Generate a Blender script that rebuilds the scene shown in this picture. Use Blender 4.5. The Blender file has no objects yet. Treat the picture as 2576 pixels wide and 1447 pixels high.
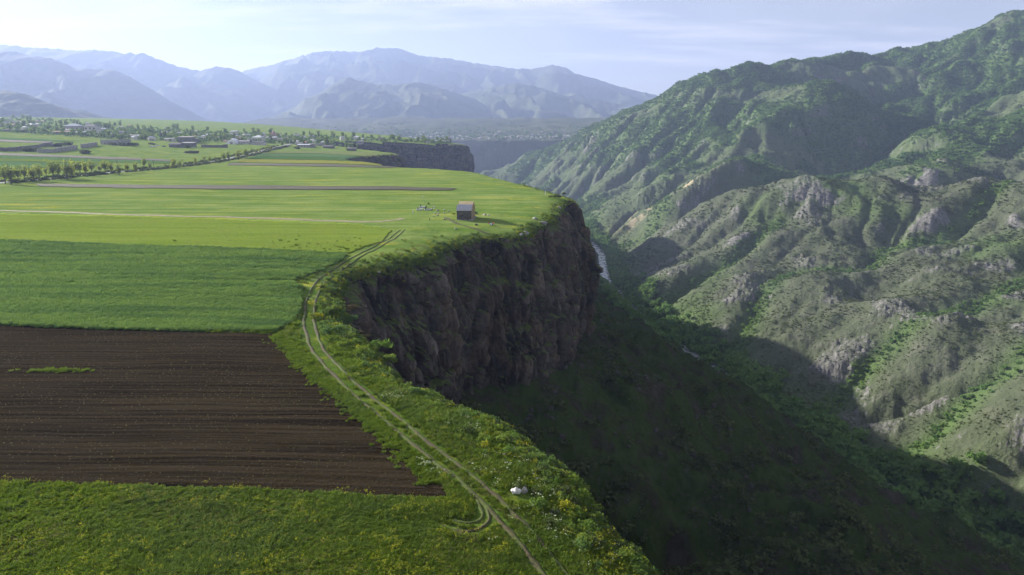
import bpy, bmesh, math, random
import numpy as np
from mathutils import Vector, Matrix

random.seed(7)
rng = np.random.default_rng(11)
R = math.radians
scene = bpy.context.scene
col = scene.collection

# ------------------------------------------------------------------ camera, sky, sun, exposure
CAM_H = 32.0
PITCH = math.atan((723.5 - 319.5) / 1717.27)
cam_d = bpy.data.cameras.new('camera')
cam_d.sensor_fit = 'HORIZONTAL'; cam_d.sensor_width = 36; cam_d.lens = 24
cam_d.clip_start = 1; cam_d.clip_end = 60000
cam = bpy.data.objects.new('camera', cam_d)
cam.location = (0, 0, CAM_H); cam.rotation_euler = (math.pi/2 - PITCH, 0, 0)
col.objects.link(cam); scene.camera = cam

SUN_AZ = R(-58)      # from +Y, negative is to the left
SUN_EL = R(19.5)
sun_dir = Vector((math.sin(SUN_AZ)*math.cos(SUN_EL), math.cos(SUN_AZ)*math.cos(SUN_EL), math.sin(SUN_EL)))
world = bpy.data.worlds.new('World'); scene.world = world; world.use_nodes = True
wt = world.node_tree; wt.nodes.clear()
def wn(t, **kw):
    n = wt.nodes.new(t)
    for k, v in kw.items(): setattr(n, k, v)
    return n
sky = wn('ShaderNodeTexSky', sky_type='NISHITA', sun_disc=False, sun_elevation=SUN_EL,
         sun_rotation=SUN_AZ, altitude=1100, air_density=1.0, dust_density=0.7, ozone_density=1.6)
bg = wn('ShaderNodeBackground'); bg.inputs['Strength'].default_value = 0.05
wo = wn('ShaderNodeOutputWorld')
tc = wn('ShaderNodeTexCoord')
sep = wn('ShaderNodeSeparateXYZ'); wt.links.new(tc.outputs['Generated'], sep.inputs[0])
zc = wn('ShaderNodeMath', operation='MAXIMUM'); wt.links.new(sep.outputs['Z'], zc.inputs[0]); zc.inputs[1].default_value = 0.0
za = wn('ShaderNodeMath', operation='ADD'); wt.links.new(zc.outputs[0], za.inputs[0]); za.inputs[1].default_value = 0.09
dx = wn('ShaderNodeMath', operation='DIVIDE'); wt.links.new(sep.outputs['X'], dx.inputs[0]); wt.links.new(za.outputs[0], dx.inputs[1])
dy = wn('ShaderNodeMath', operation='DIVIDE'); wt.links.new(sep.outputs['Y'], dy.inputs[0]); wt.links.new(za.outputs[0], dy.inputs[1])
cmb = wn('ShaderNodeCombineXYZ'); wt.links.new(dx.outputs[0], cmb.inputs[0]); wt.links.new(dy.outputs[0], cmb.inputs[1])
def wnoise(scale, detail, rough, loc, sc):
    mp = wn('ShaderNodeMapping'); mp.inputs['Location'].default_value = loc; mp.inputs['Scale'].default_value = sc
    wt.links.new(cmb.outputs[0], mp.inputs['Vector'])
    n = wn('ShaderNodeTexNoise'); n.inputs['Scale'].default_value = scale; n.inputs['Detail'].default_value = detail
    n.inputs['Roughness'].default_value = rough; wt.links.new(mp.outputs[0], n.inputs['Vector']); return n
n1 = wnoise(0.55, 8, 0.6, (3.1, 1.7, 0), (0.6, 1.5, 1))
r1 = wn('ShaderNodeValToRGB'); r1.color_ramp.elements[0].position = 0.48; r1.color_ramp.elements[1].position = 0.63
wt.links.new(n1.outputs['Fac'], r1.inputs[0])
n2 = wnoise(0.12, 5, 0.6, (7.3, 2.2, 0), (1, 0.5, 1))
r2 = wn('ShaderNodeValToRGB'); r2.color_ramp.elements[0].position = 0.40; r2.color_ramp.elements[1].position = 0.68
r2.color_ramp.elements[1].color = (0.6, 0.6, 0.6, 1)
wt.links.new(n2.outputs['Fac'], r2.inputs[0])
mx = wn('ShaderNodeMath', operation='MAXIMUM'); wt.links.new(r1.outputs[0], mx.inputs[0]); wt.links.new(r2.outputs[0], mx.inputs[1])
cf = wn('ShaderNodeMath', operation='MULTIPLY_ADD'); wt.links.new(mx.outputs[0], cf.inputs[0]); cf.inputs[1].default_value = 0.85; cf.inputs[2].default_value = 0.20
mixc = wn('ShaderNodeMix', data_type='RGBA'); mixc.inputs[7].default_value = (5.9, 5.8, 5.9, 1)
tint = wn('ShaderNodeMix', data_type='RGBA', blend_type='MULTIPLY'); tint.inputs[0].default_value = 1.0; tint.inputs[7].default_value = (0.66, 0.595, 0.61, 1)
wt.links.new(sky.outputs[0], tint.inputs[6])
wt.links.new(cf.outputs[0], mixc.inputs[0]); wt.links.new(tint.outputs[2], mixc.inputs[6])
wt.links.new(mixc.outputs[2], bg.inputs[0]); wt.links.new(bg.outputs[0], wo.inputs[0])

sun_d = bpy.data.lights.new('sun', 'SUN'); sun_d.energy = 5.0; sun_d.angle = R(0.6); sun_d.color = (1.0, 0.95, 0.85)
sun_o = bpy.data.objects.new('sun', sun_d); col.objects.link(sun_o)
sun_o.location = (-200, 200, 300); sun_o.rotation_euler = sun_dir.to_track_quat('Z', 'Y').to_euler()

vs = scene.view_settings
vs.view_transform = 'Standard'; vs.look = 'None'; vs.gamma = 1.0; vs.use_curve_mapping = False
vs.exposure = 1.78
scene.cycles.volume_bounces = 0; scene.cycles.max_bounces = 5; scene.cycles.diffuse_bounces = 2
scene.cycles.glossy_bounces = 2; scene.cycles.transmission_bounces = 3; scene.cycles.transparent_max_bounces = 4
scene.cycles.use_denoising = True
scene.cycles.use_adaptive_sampling = True; scene.cycles.adaptive_threshold = 0.02

# ------------------------------------------------------------------ noise
def _h(ix, iy, seed):
    with np.errstate(over='ignore'):
        h = (ix.astype(np.uint32) * np.uint32(374761393) + iy.astype(np.uint32) * np.uint32(668265263) + np.uint32((seed * 974711 + 1013) & 0xffffffff))
        h = (h ^ (h >> np.uint32(13))) * np.uint32(1274126177)
        h = (h ^ (h >> np.uint32(15))) * np.uint32(2246822519)
        return (h ^ (h >> np.uint32(16)))
def _rnd(ix, iy, seed): return _h(ix, iy, seed).astype(np.float64) / 4294967295.0
def perlin(x, y, seed=0):
    x = np.asarray(x, float); y = np.asarray(y, float)
    ix = np.floor(x).astype(np.int64); iy = np.floor(y).astype(np.int64)
    fx = x - ix; fy = y - iy
    u = fx*fx*fx*(fx*(fx*6-15)+10); v = fy*fy*fy*(fy*(fy*6-15)+10)
    def g(i, j):
        a = _rnd(ix+i, iy+j, seed) * 2*math.pi
        return np.cos(a)*(fx-i) + np.sin(a)*(fy-j)
    a = g(0, 0); b = g(1, 0); c = g(0, 1); d = g(1, 1)
    return 1.5 * ((a + u*(b-a)) + v*((c + u*(d-c)) - (a + u*(b-a))))
def fbm(x, y, o=4, seed=0, gain=0.5):
    s = 0; a = 1; f = 1
    for k in range(o):
        s = s + a*perlin(x*f, y*f, seed+k*17); a *= gain; f *= 2.03
    return s
def ridged(x, y, o=4, seed=0, gain=0.5):
    s = 0; a = 1; f = 1; t = 0
    for k in range(o):
        s = s + a*(1-np.abs(perlin(x*f, y*f, seed+k*31))*1.6); t += a; a *= gain; f *= 2.07
    return s/t
def sstep(a, b, x):
    t = np.clip((x-a)/(b-a), 0, 1); return t*t*(3-2*t)
def cells(x, y, seed=0):
    """Voronoi: nearest id value, F1, F2"""
    ix = np.floor(x).astype(np.int64); iy = np.floor(y).astype(np.int64)
    f1 = np.full(x.shape, 9.0); f2 = np.full(x.shape, 9.0); idv = np.zeros(x.shape)
    for i in (-1, 0, 1):
        for j in (-1, 0, 1):
            px = ix+i+_rnd(ix+i, iy+j, seed); py = iy+j+_rnd(ix+i, iy+j, seed+5)
            d = np.hypot(px-x, py-y); v = _rnd(ix+i, iy+j, seed+9)
            near = d < f1
            f2 = np.where(near, f1, np.minimum(f2, d)); idv = np.where(near, v, idv); f1 = np.where(near, d, f1)
    return idv, f1, f2

# ------------------------------------------------------------------ picture <-> ground (2576-wide picture coordinates)
F = 1717.27; CP, SP = math.cos(PITCH), math.sin(PITCH)
def ray(px, py):
    u = (np.asarray(px, float)-1288)/F; v = (np.asarray(py, float)-723.5)/F
    return u, CP - v*SP, -SP - v*CP
def at_z(px, py, z):
    x, y, d = ray(px, py); t = (z-CAM_H)/d
    return x*t, y*t
def at_y(px, py, Y):
    x, y, d = ray(px, py); t = Y/y
    return np.array([x*t, Y + 0*t, CAM_H + d*t])
def rise(x, y):
    s = -x + 0.3*y - 460
    s = np.where(s > 60, s, np.log1p(np.exp(np.clip(s, -400, 60)/20.0))*20.0)
    return 75*np.tanh(0.05*s/75)
def G(px, py):
    """where the ray through a picture point meets the plateau"""
    x, y, d = ray(px, py)
    lo = np.full(np.shape(x), 20.0) if np.ndim(x) else 20.0
    hi = np.full(np.shape(x), 3400.0) if np.ndim(x) else 3400.0
    for _ in range(40):
        m = (lo+hi)/2; up = CAM_H + d*m > rise(x*m, y*m)
        lo = np.where(up, m, lo); hi = np.where(up, hi, m)
    return x*lo, y*lo
def GP(pts):
    p = np.array(pts, float); x, y = G(p[:, 0], p[:, 1]); return np.stack([x, y], 1)

# ------------------------------------------------------------------ materials
MATS = {}
class NB:
    def __init__(s, name):
        s.m = bpy.data.materials.new(name); s.m.use_nodes = True; s.t = s.m.node_tree; s.t.nodes.clear()
        s.out = s.n('ShaderNodeOutputMaterial'); s.pos = s.n('ShaderNodeNewGeometry').outputs['Position']; MATS[name] = s.m
    def n(s, t, **kw):
        n = s.t.nodes.new(t)
        for k, v in kw.items(): setattr(n, k, v)
        return n
    def l(s, a, b): s.t.links.new(a, b)
    def val(s, sock, v):
        if hasattr(v, 'is_linked') or isinstance(v, bpy.types.NodeSocket): s.l(v, sock)
        else: sock.default_value = v
    def math(s, op, a, b=0.0, clamp=False):
        n = s.n('ShaderNodeMath', operation=op, use_clamp=clamp); s.val(n.inputs[0], a); s.val(n.inputs[1], b); return n.outputs[0]
    def noise(s, scale, detail=4, rough=0.55, sc=(1, 1, 1), vec=None, dist=0.0, rot=0.0):
        mp = s.n('ShaderNodeMapping'); mp.inputs['Scale'].default_value = sc; mp.inputs['Rotation'].default_value = (0, 0, rot)
        s.l(vec or s.pos, mp.inputs['Vector'])
        n = s.n('ShaderNodeTexNoise'); n.inputs['Scale'].default_value = scale; n.inputs['Detail'].default_value = detail
        n.inputs['Roughness'].default_value = rough; n.inputs['Distortion'].default_value = dist
        s.l(mp.outputs[0], n.inputs['Vector']); return n.outputs['Fac']
    def ramp(s, fac, stops):
        n = s.n('ShaderNodeValToRGB'); e = n.color_ramp.elements
        while len(e) < len(stops): e.new(0.5)
        for k, (p, c) in enumerate(stops):
            e[k].position = p; e[k].color = (c, c, c, 1) if isinstance(c, (int, float)) else (*c, 1)
        s.l(fac, n.inputs[0]); return n.outputs[0]
    def mix(s, fac, a, b, blend='MIX'):
        n = s.n('ShaderNodeMix', data_type='RGBA', blend_type=blend)
        s.val(n.inputs[0], fac)
        for i, v in ((6, a), (7, b)):
            if isinstance(v, bpy.types.NodeSocket): s.l(v, n.inputs[i])
            else: n.inputs[i].default_value = (*v, 1)
        return n.outputs[2]
    def attr(s, name): return s.n('ShaderNodeAttribute', attribute_name=name).outputs['Fac']
    def bump(s, h, strength=0.5, dist=0.2, nrm=None):
        b = s.n('ShaderNodeBump'); b.inputs['Strength'].default_value = strength; b.inputs['Distance'].default_value = dist
        s.l(h, b.inputs['Height'])
        if nrm is not None: s.l(nrm, b.inputs['Normal'])
        return b.outputs[0]
    def surf(s, colr, rough=0.9, nrm=None, spec=0.2, metal=0.0, emit=None):
        p = s.n('ShaderNodeBsdfPrincipled')
        if isinstance(colr, bpy.types.NodeSocket): s.l(colr, p.inputs['Base Color'])
        else: p.inputs['Base Color'].default_value = (*colr, 1)
        s.val(p.inputs['Roughness'], rough); p.inputs['Specular IOR Level'].default_value = spec; p.inputs['Metallic'].default_value = metal
        if nrm is not None: s.l(nrm, p.inputs['Normal'])
        s.l(p.outputs[0], s.out.inputs[0]); return s.m
    def leafy(s, colr, trans=0.35, nrm=None):
        d = s.n('ShaderNodeBsdfDiffuse'); t = s.n('ShaderNodeBsdfTranslucent'); a = s.n('ShaderNodeMixShader')
        a.inputs[0].default_value = trans
        for q in (d, t):
            if isinstance(colr, bpy.types.NodeSocket): s.l(colr, q.inputs[0])
            else: q.inputs[0].default_value = (*colr, 1)
        if nrm is not None: s.l(nrm, d.inputs['Normal'])
        s.l(d.outputs[0], a.inputs[1]); s.l(t.outputs[0], a.inputs[2]); s.l(a.outputs[0], s.out.inputs[0]); return s.m

def leaf_mat(name, c1, c2, c3=None, trans=0.35, patch=0.05, up=0.0, psc=(1, 1, 1)):
    b = NB(name); oi = b.n('ShaderNodeObjectInfo')
    c = b.mix(oi.outputs['Random'], c1, c2)
    if c3 is not None:
        f = b.noise(patch, 4, 0.6, sc=psc, vec=oi.outputs['Location'])
        c = b.mix(b.ramp(f, [(0.45, 0.0), (0.62, 0.8)]), c, c3)
    f2 = b.noise(1.3, 2, 0.5); c = b.mix(b.math('MULTIPLY', f2, 0.5), c, b.mix(1.0, c, (0.5, 0.5, 0.45), 'MULTIPLY'))
    nrm = None
    if up > 0:
        va = b.n('ShaderNodeVectorMath', operation='SCALE'); b.l(b.n('ShaderNodeNewGeometry').outputs['Normal'], va.inputs[0]); va.inputs['Scale'].default_value = 1-up
        vb_ = b.n('ShaderNodeVectorMath', operation='ADD'); b.l(va.outputs[0], vb_.inputs[0]); vb_.inputs[1].default_value = (0, 0, up)
        vn = b.n('ShaderNodeVectorMath', operation='NORMALIZE'); b.l(vb_.outputs[0], vn.inputs[0]); nrm = vn.outputs[0]
    return b.leafy(c, trans, nrm)

def field_mat(name, c1, c2, c3, streak=(0.012, 0.16, 1), rot=-0.04, bump=0.6, fine=1.6, yellow=None, ylev=(0.56, 0.7)):
    b = NB(name)
    s1 = b.noise(1.0, 5, 0.6, sc=streak, rot=rot); s2 = b.noise(fine, 5, 0.7, sc=(0.6, 1, 1), rot=rot); s3 = b.noise(0.06, 4, 0.6)
    c = b.mix(b.ramp(s1, [(0.36, 0.0), (0.62, 1.0)]), c1, c2)
    c = b.mix(b.ramp(s3, [(0.35, 0.0), (0.7, 0.75)]), c, c3)
    if yellow is not None:
        yn = b.noise(1.0, 5, 0.62, sc=(streak[0]*1.7, streak[1]*0.8, 1), rot=rot)
        c = b.mix(b.math('MULTIPLY', b.ramp(yn, [(ylev[0], 0.0), (ylev[1], 0.85)]), b.ramp(s2, [(0.35, 0.25), (0.6, 1.0)])), c, yellow)
    c = b.mix(b.ramp(s2, [(0.3, 0.55), (0.65, 0.0)]), c, b.mix(1.0, c, (0.42, 0.45, 0.38), 'MULTIPLY'))
    return b.leafy(c, 0.12, b.bump(s2, bump, 0.9))

field_mat('meadow', (0.140, 0.225, 0.042), (0.265, 0.325, 0.105), (0.120, 0.210, 0.042), yellow=(0.44, 0.41, 0.05), ylev=(0.54, 0.68))
field_mat('near_meadow', (0.075, 0.130, 0.020), (0.120, 0.175, 0.028), (0.070, 0.120, 0.028), streak=(0.15, 0.3, 1), yellow=(0.28, 0.29, 0.035), ylev=(0.55, 0.7))
field_mat('lime_crop', (0.145, 0.225, 0.030), (0.215, 0.290, 0.050), (0.185, 0.240, 0.040), yellow=(0.26, 0.30, 0.05), ylev=(0.6, 0.75))
field_mat('wheat', (0.115, 0.220, 0.052), (0.165, 0.270, 0.066), (0.105, 0.200, 0.062), streak=(0.01, 0.22, 1))
field_mat('bluegreen_crop', (0.110, 0.205, 0.070), (0.105, 0.190, 0.062), (0.125, 0.215, 0.080))
field_mat('green_crop', (0.075, 0.155, 0.036), (0.080, 0.165, 0.036), (0.085, 0.160, 0.046))
field_mat('yellow_crop', (0.26, 0.265, 0.055), (0.31, 0.305, 0.055), (0.21, 0.25, 0.065))
field_mat('pale_pasture', (0.190, 0.235, 0.080), (0.230, 0.260, 0.100), (0.155, 0.210, 0.062), yellow=(0.31, 0.31, 0.07))
# ploughed soil: rows of drilled seed, clods
b = NB('soil')
rowv = b.noise(1.0, 3, 0.65, sc=(0.03, 1.7, 1), rot=-0.043); cl = b.noise(3.2, 4, 0.7, sc=(0.7, 1.2, 1)); big = b.noise(1.0, 4, 0.6, sc=(0.02, 0.16, 1), rot=-0.043)
c = b.mix(b.ramp(rowv, [(0.40, 0.0), (0.60, 1.0)]), (0.0065, 0.0050, 0.0030), (0.038, 0.0292, 0.0180))
c = b.mix(b.ramp(big, [(0.35, 0.0), (0.7, 0.7)]), c, (0.034, 0.0258, 0.0155))
c = b.mix(b.ramp(cl, [(0.5, 0.0), (0.75, 0.5)]), c, (0.060, 0.050, 0.034))
hh = b.math('ADD', rowv, b.math('MULTIPLY', cl, 0.8))
b.surf(c, 1.0, b.bump(hh, 1.0, 0.35), 0.0)
b = NB('soil_strip'); f = b.noise(1.0, 5, 0.7, sc=(0.05, 0.9, 1), rot=-0.04)
b.surf(b.ramp(f, [(0.3, (0.026, 0.020, 0.010)), (0.5, (0.042, 0.034, 0.018)), (0.7, (0.075, 0.090, 0.028))]), 0.95, b.bump(f, 0.8, 0.4))
b = NB('track_dirt'); f = b.noise(0.9, 5, 0.7); g2 = b.noise(0.25, 3, 0.6)
c = b.ramp(f, [(0.3, (0.045, 0.042, 0.018)), (0.6, (0.070, 0.056, 0.031)), (0.8, (0.105, 0.087, 0.054))])
b.surf(b.mix(b.ramp(g2, [(0.42, 0.0), (0.58, 0.85)]), c, (0.065, 0.092, 0.018)), 0.95, b.bump(f, 0.6, 0.2))
b = NB('road_dirt'); f = b.noise(0.5, 5, 0.7)
b.surf(b.ramp(f, [(0.35, (0.16, 0.15, 0.07)), (0.6, (0.24, 0.20, 0.13)), (0.8, (0.30, 0.26, 0.18))]), 0.95)
b = NB('asphalt'); f = b.noise(0.6, 4); b.surf(b.ramp(f, [(0.3, (0.16, 0.16, 0.165)), (0.7, (0.24, 0.24, 0.245))]), 0.8)

# cliff rock: dark basalt, streaks, grass on ledges
b = NB('cliff_rock')
st = b.noise(1.0, 6, 0.65, sc=(0.25, 0.25, 0.07)); fi = b.noise(0.9, 6, 0.7); bl = b.noise(0.09, 4, 0.6)
c = b.ramp(b.math('ADD', b.math('MULTIPLY', st, 0.62), b.math('MULTIPLY', b.attr('tone'), 0.38)), [(0.30, (0.010, 0.009, 0.0085)), (0.48, (0.036, 0.031, 0.028)), (0.66, (0.092, 0.078, 0.066)), (0.8, (0.22, 0.20, 0.18))])
c = b.mix(b.ramp(bl, [(0.5, 0.0), (0.7, 0.6)]), c, (0.170, 0.115, 0.068))
c = b.mix(b.ramp(fi, [(0.35, 0.6), (0.5, 0.0)]), c, (0.024, 0.022, 0.021))
nz = b.n('ShaderNodeSeparateXYZ'); b.l(b.n('ShaderNodeNewGeometry').outputs['Normal'], nz.inputs[0])
gm = b.math('ADD', nz.outputs['Z'], b.math('MULTIPLY', b.noise(0.35, 4, 0.6), 0.5))
c = b.mix(b.ramp(gm, [(0.86, 0.0), (1.02, 1.0)]), c, b.ramp(fi, [(0.3, (0.035, 0.055, 0.014)), (0.7, (0.085, 0.11, 0.024))]))
b.surf(c, 0.92, b.bump(b.math('ADD', fi, st), 0.9, 0.5), 0.15)

# gorge sides
b = NB('gorge_slope')
rk = b.attr('rock'); gr = b.attr('green'); ter = b.attr('tan')
n1 = b.noise(0.05, 6, 0.65); n2 = b.noise(0.35, 5, 0.7); n3 = b.noise(0.012, 4, 0.6)
dry = b.ramp(n1, [(0.3, (0.056, 0.070, 0.038)), (0.5, (0.076, 0.088, 0.053)), (0.7, (0.102, 0.106, 0.079))])
dry = b.mix(b.ramp(n2, [(0.45, 0.0), (0.7, 0.65)]), dry, (0.056, 0.070, 0.034))
grn = b.ramp(n2, [(0.3, (0.055, 0.095, 0.028)), (0.7, (0.090, 0.140, 0.040))])
c = b.mix(gr, dry, grn)
rock = b.ramp(b.noise(0.22, 6, 0.75, sc=(1, 1, 0.6)), [(0.3, (0.062, 0.060, 0.057)), (0.5, (0.140, 0.136, 0.130)), (0.75, (0.25, 0.24, 0.225))])
rf = b.math('ADD', rk, b.math('MULTIPLY', b.math('SUBTRACT', n2, 0.5), 1.3))
c = b.mix(b.ramp(rf, [(0.42, 0.0), (0.60, 1.0)]), c, rock)
c = b.mix(ter, c, (0.34, 0.28, 0.19))
b.surf(c, 0.95, b.bump(b.math('ADD', n2, b.math('MULTIPLY', n1, 2.0)), 0.9, 2.4), 0.1)
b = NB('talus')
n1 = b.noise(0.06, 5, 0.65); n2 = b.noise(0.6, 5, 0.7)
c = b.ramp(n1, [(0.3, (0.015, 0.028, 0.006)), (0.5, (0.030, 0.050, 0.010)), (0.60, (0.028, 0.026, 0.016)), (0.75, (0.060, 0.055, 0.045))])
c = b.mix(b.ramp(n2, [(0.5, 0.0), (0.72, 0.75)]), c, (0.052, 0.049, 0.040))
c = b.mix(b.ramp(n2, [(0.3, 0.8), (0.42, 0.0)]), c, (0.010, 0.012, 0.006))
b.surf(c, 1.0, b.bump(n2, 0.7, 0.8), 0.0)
b = NB('mountain')
n1 = b.noise(0.0022, 6, 0.6); n2 = b.noise(0.012, 5, 0.65); n3 = b.noise(0.05, 3, 0.6)
c = b.ramp(n1, [(0.35, (0.036, 0.050, 0.022)), (0.55, (0.066, 0.076, 0.034)), (0.7, (0.100, 0.104, 0.058))])
c = b.mix(b.ramp(n2, [(0.42, 0.75), (0.56, 0.0)]), c, (0.045, 0.062, 0.026))
c = b.mix(b.ramp(n3, [(0.58, 0.0), (0.75, 0.5)]), c, (0.13, 0.125, 0.10))
b.surf(c, 0.95, b.bump(n2, 0.6, 12.0), 0.05)
b = NB('river_water'); f = b.noise(0.25, 4, 0.6, sc=(1, 0.5, 1)); fo = b.noise(0.12, 5, 0.7)
b.surf(b.ramp(fo, [(0.45, (0.14, 0.15, 0.15)), (0.65, (0.36, 0.37, 0.37))]), b.ramp(fo, [(0.4, 0.12), (0.65, 0.5)]), b.bump(f, 0.25, 0.4), 0.5)

leaf_mat('grass_leaf', (0.120, 0.205, 0.022), (0.200, 0.275, 0.036), (0.130, 0.200, 0.050), 0.45, up=0.6)
leaf_mat('dry_grass_leaf', (0.22, 0.26, 0.06), (0.29, 0.30, 0.10), None, 0.45, up=0.6)
leaf_mat('wheat_leaf', (0.165, 0.285, 0.072), (0.230, 0.345, 0.088), (0.095, 0.185, 0.068), 0.45, 0.35, up=0.6, psc=(0.06, 0.9, 1))
leaf_mat('seedling_leaf', (0.13, 0.16, 0.06), (0.22, 0.22, 0.12), None, 0.4)
leaf_mat('flower_leaf', (0.34, 0.34, 0.03), (0.24, 0.28, 0.035), None, 0.45)
leaf_mat('white_flower_leaf', (0.55, 0.60, 0.42), (0.40, 0.47, 0.28), None, 0.3)
leaf_mat('fennel_leaf', (0.125, 0.215, 0.040), (0.205, 0.270, 0.045), (0.090, 0.165, 0.060), 0.5, 0.12, up=0.3)
leaf_mat('shrub_leaf', (0.056, 0.078, 0.030), (0.090, 0.112, 0.044), (0.105, 0.125, 0.042), 0.3, 0.01)
leaf_mat('forest_leaf', (0.090, 0.175, 0.055), (0.140, 0.230, 0.066), (0.165, 0.265, 0.070), 0.4, 0.01, up=0.2)
leaf_mat('tree_leaf', (0.130, 0.200, 0.050), (0.190, 0.265, 0.066), None, 0.5, up=0.3)
leaf_mat('road_tree_leaf', (0.21, 0.27, 0.055), (0.27, 0.31, 0.060), None, 0.55, up=0.3)
leaf_mat('conifer_leaf', (0.030, 0.058, 0.026), (0.045, 0.072, 0.034), None, 0.2)
leaf_mat('brown_shrub_leaf', (0.085, 0.075, 0.042), (0.12, 0.10, 0.06), None, 0.25)
def simple(name, c1, c2, scale=1.0, rough=0.9, bump=0.3, sc=(1, 1, 1), spec=0.2, metal=0.0):
    b = NB(name); f = b.noise(scale, 5, 0.65, sc=sc)
    return b.surf(b.ramp(f, [(0.32, c1), (0.68, c2)]), rough, b.bump(f, bump, 0.15), spec, metal)
simple('bark', (0.06, 0.045, 0.03), (0.12, 0.09, 0.065), 3)
simple('white_stone', (0.52, 0.50, 0.45), (0.80, 0.78, 0.73), 3.5, bump=0.8)
simple('grey_stone', (0.19, 0.18, 0.17), (0.42, 0.40, 0.37), 3.0, bump=0.8)
simple('field_stone', (0.16, 0.155, 0.14), (0.40, 0.39, 0.36), 2.0, bump=0.6)
simple('scree_rock', (0.03, 0.028, 0.026), (0.08, 0.075, 0.07), 1.0)
simple('dark_basalt_wall', (0.045, 0.041, 0.038), (0.16, 0.148, 0.135), 1.6, bump=0.7)
simple('tuff_wall', (0.24, 0.18, 0.105), (0.36, 0.28, 0.17), 1.8, bump=0.5)
simple('metal_roof', (0.42, 0.43, 0.47), (0.55, 0.56, 0.60), 1.2, 0.45, 0.1, spec=0.5)
simple('metal_seam', (0.15, 0.155, 0.18), (0.22, 0.225, 0.25), 1.2, 0.5, 0.1)
simple('yellow_roof', (0.80, 0.66, 0.38), (0.88, 0.78, 0.52), 1.5, 0.6, 0.1)
simple('yellow_seam', (0.50, 0.38, 0.17), (0.60, 0.47, 0.23), 1.5, 0.6, 0.1)
simple('grave_marble', (0.36, 0.38, 0.38), (0.55, 0.57, 0.56), 2)
simple('headstone_dark', (0.035, 0.04, 0.04), (0.07, 0.075, 0.075), 2, 0.4)
simple('white_paint', (0.68, 0.69, 0.70), (0.82, 0.82, 0.82), 0.8, 0.6)
simple('white_roof', (0.50, 0.51, 0.53), (0.66, 0.67, 0.68), 0.5, 0.5)
simple('grey_roof', (0.22, 0.215, 0.215), (0.34, 0.33, 0.32), 0.5)
simple('dark_roof', (0.09, 0.09, 0.095), (0.15, 0.145, 0.145), 0.5)
simple('rust_roof', (0.25, 0.13, 0.09), (0.36, 0.20, 0.14), 0.5)
simple('house_wall', (0.24, 0.22, 0.20), (0.38, 0.36, 0.33), 0.6)
simple('pale_wall', (0.48, 0.45, 0.41), (0.62, 0.59, 0.54), 0.6)
simple('ruin_stone', (0.085, 0.082, 0.078), (0.20, 0.19, 0.175), 0.7, bump=0.8)
simple('ruin_plaster', (0.22, 0.215, 0.20), (0.42, 0.40, 0.37), 0.6, bump=0.5)
simple('window_dark', (0.012, 0.013, 0.016), (0.03, 0.032, 0.036), 1.0, 0.25, 0.0, spec=0.5)
simple('far_wall', (0.30, 0.28, 0.26), (0.42, 0.40, 0.37), 0.6)
simple('pole_wood', (0.10, 0.085, 0.07), (0.17, 0.15, 0.125), 2)
simple('church_stone', (0.30, 0.19, 0.15), (0.42, 0.28, 0.22), 0.5)
simple('tyre_rubber', (0.02, 0.02, 0.02), (0.035, 0.035, 0.035), 5)
simple('skin', (0.45, 0.28, 0.20), (0.55, 0.36, 0.27), 5)
for nm, cc in (('cloth_red', (0.45, 0.04, 0.05)), ('cloth_blue', (0.04, 0.12, 0.42)), ('cloth_black', (0.02, 0.02, 0.03)), ('cloth_white', (0.6, 0.6, 0.62)), ('cloth_cyan', (0.1, 0.35, 0.5))):
    simple(nm, cc, tuple(v*1.3 for v in cc), 6)

# ------------------------------------------------------------------ mesh helpers
def mesh_np(name, V, Fq, mat, smooth=True, attrs=None):
    me = bpy.data.meshes.new(name); V = np.ascontiguousarray(V, dtype=np.float32); Fq = np.ascontiguousarray(Fq, dtype=np.int32)
    n, k = Fq.shape
    me.vertices.add(len(V)); me.vertices.foreach_set('co', V.ravel())
    me.loops.add(n*k); me.loops.foreach_set('vertex_index', Fq.ravel())
    me.polygons.add(n); me.polygons.foreach_set('loop_start', np.arange(0, n*k, k, dtype=np.int32))
    try: me.polygons.foreach_set('loop_total', np.full(n, k, dtype=np.int32))
    except Exception: pass
    me.polygons.foreach_set('use_smooth', np.full(n, smooth, dtype=bool))
    me.update(calc_edges=True)
    if attrs:
        for an, av in attrs.items():
            a = me.attributes.new(an, 'FLOAT', 'POINT'); a.data.foreach_set('value', np.ascontiguousarray(av, dtype=np.float32))
    if mat: me.materials.append(MATS[mat])
    return me
def link(name, me, parent=None, label=None, cat=None, kind=None, group=None):
    o = bpy.data.objects.new(name, me); col.objects.link(o)
    if parent is not None: o.parent = parent
    if label: o['label'] = label
    if cat: o['category'] = cat
    if kind: o['kind'] = kind
    if group: o['group'] = group
    return o
def compact(V, Fq, attrs=None):
    used = np.unique(Fq); m = np.full(len(V), -1, dtype=np.int64); m[used] = np.arange(len(used))
    return V[used], m[Fq], ({k: v[used] for k, v in attrs.items()} if attrs else None)
def grid_faces(nr, nc):
    i = np.arange(nr*nc).reshape(nr, nc)
    return np.stack([i[:-1, :-1], i[:-1, 1:], i[1:, 1:], i[1:, :-1]], -1)
def boxm(bm, x0, x1, y0, y1, z0, z1):
    vs_ = [bm.verts.new(p) for p in ((x0,y0,z0),(x1,y0,z0),(x1,y1,z0),(x0,y1,z0),(x0,y0,z1),(x1,y0,z1),(x1,y1,z1),(x0,y1,z1))]
    for f in ((3,2,1,0),(4,5,6,7),(0,1,5,4),(1,2,6,5),(2,3,7,6),(3,0,4,7)): bm.faces.new([vs_[i] for i in f])
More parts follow.
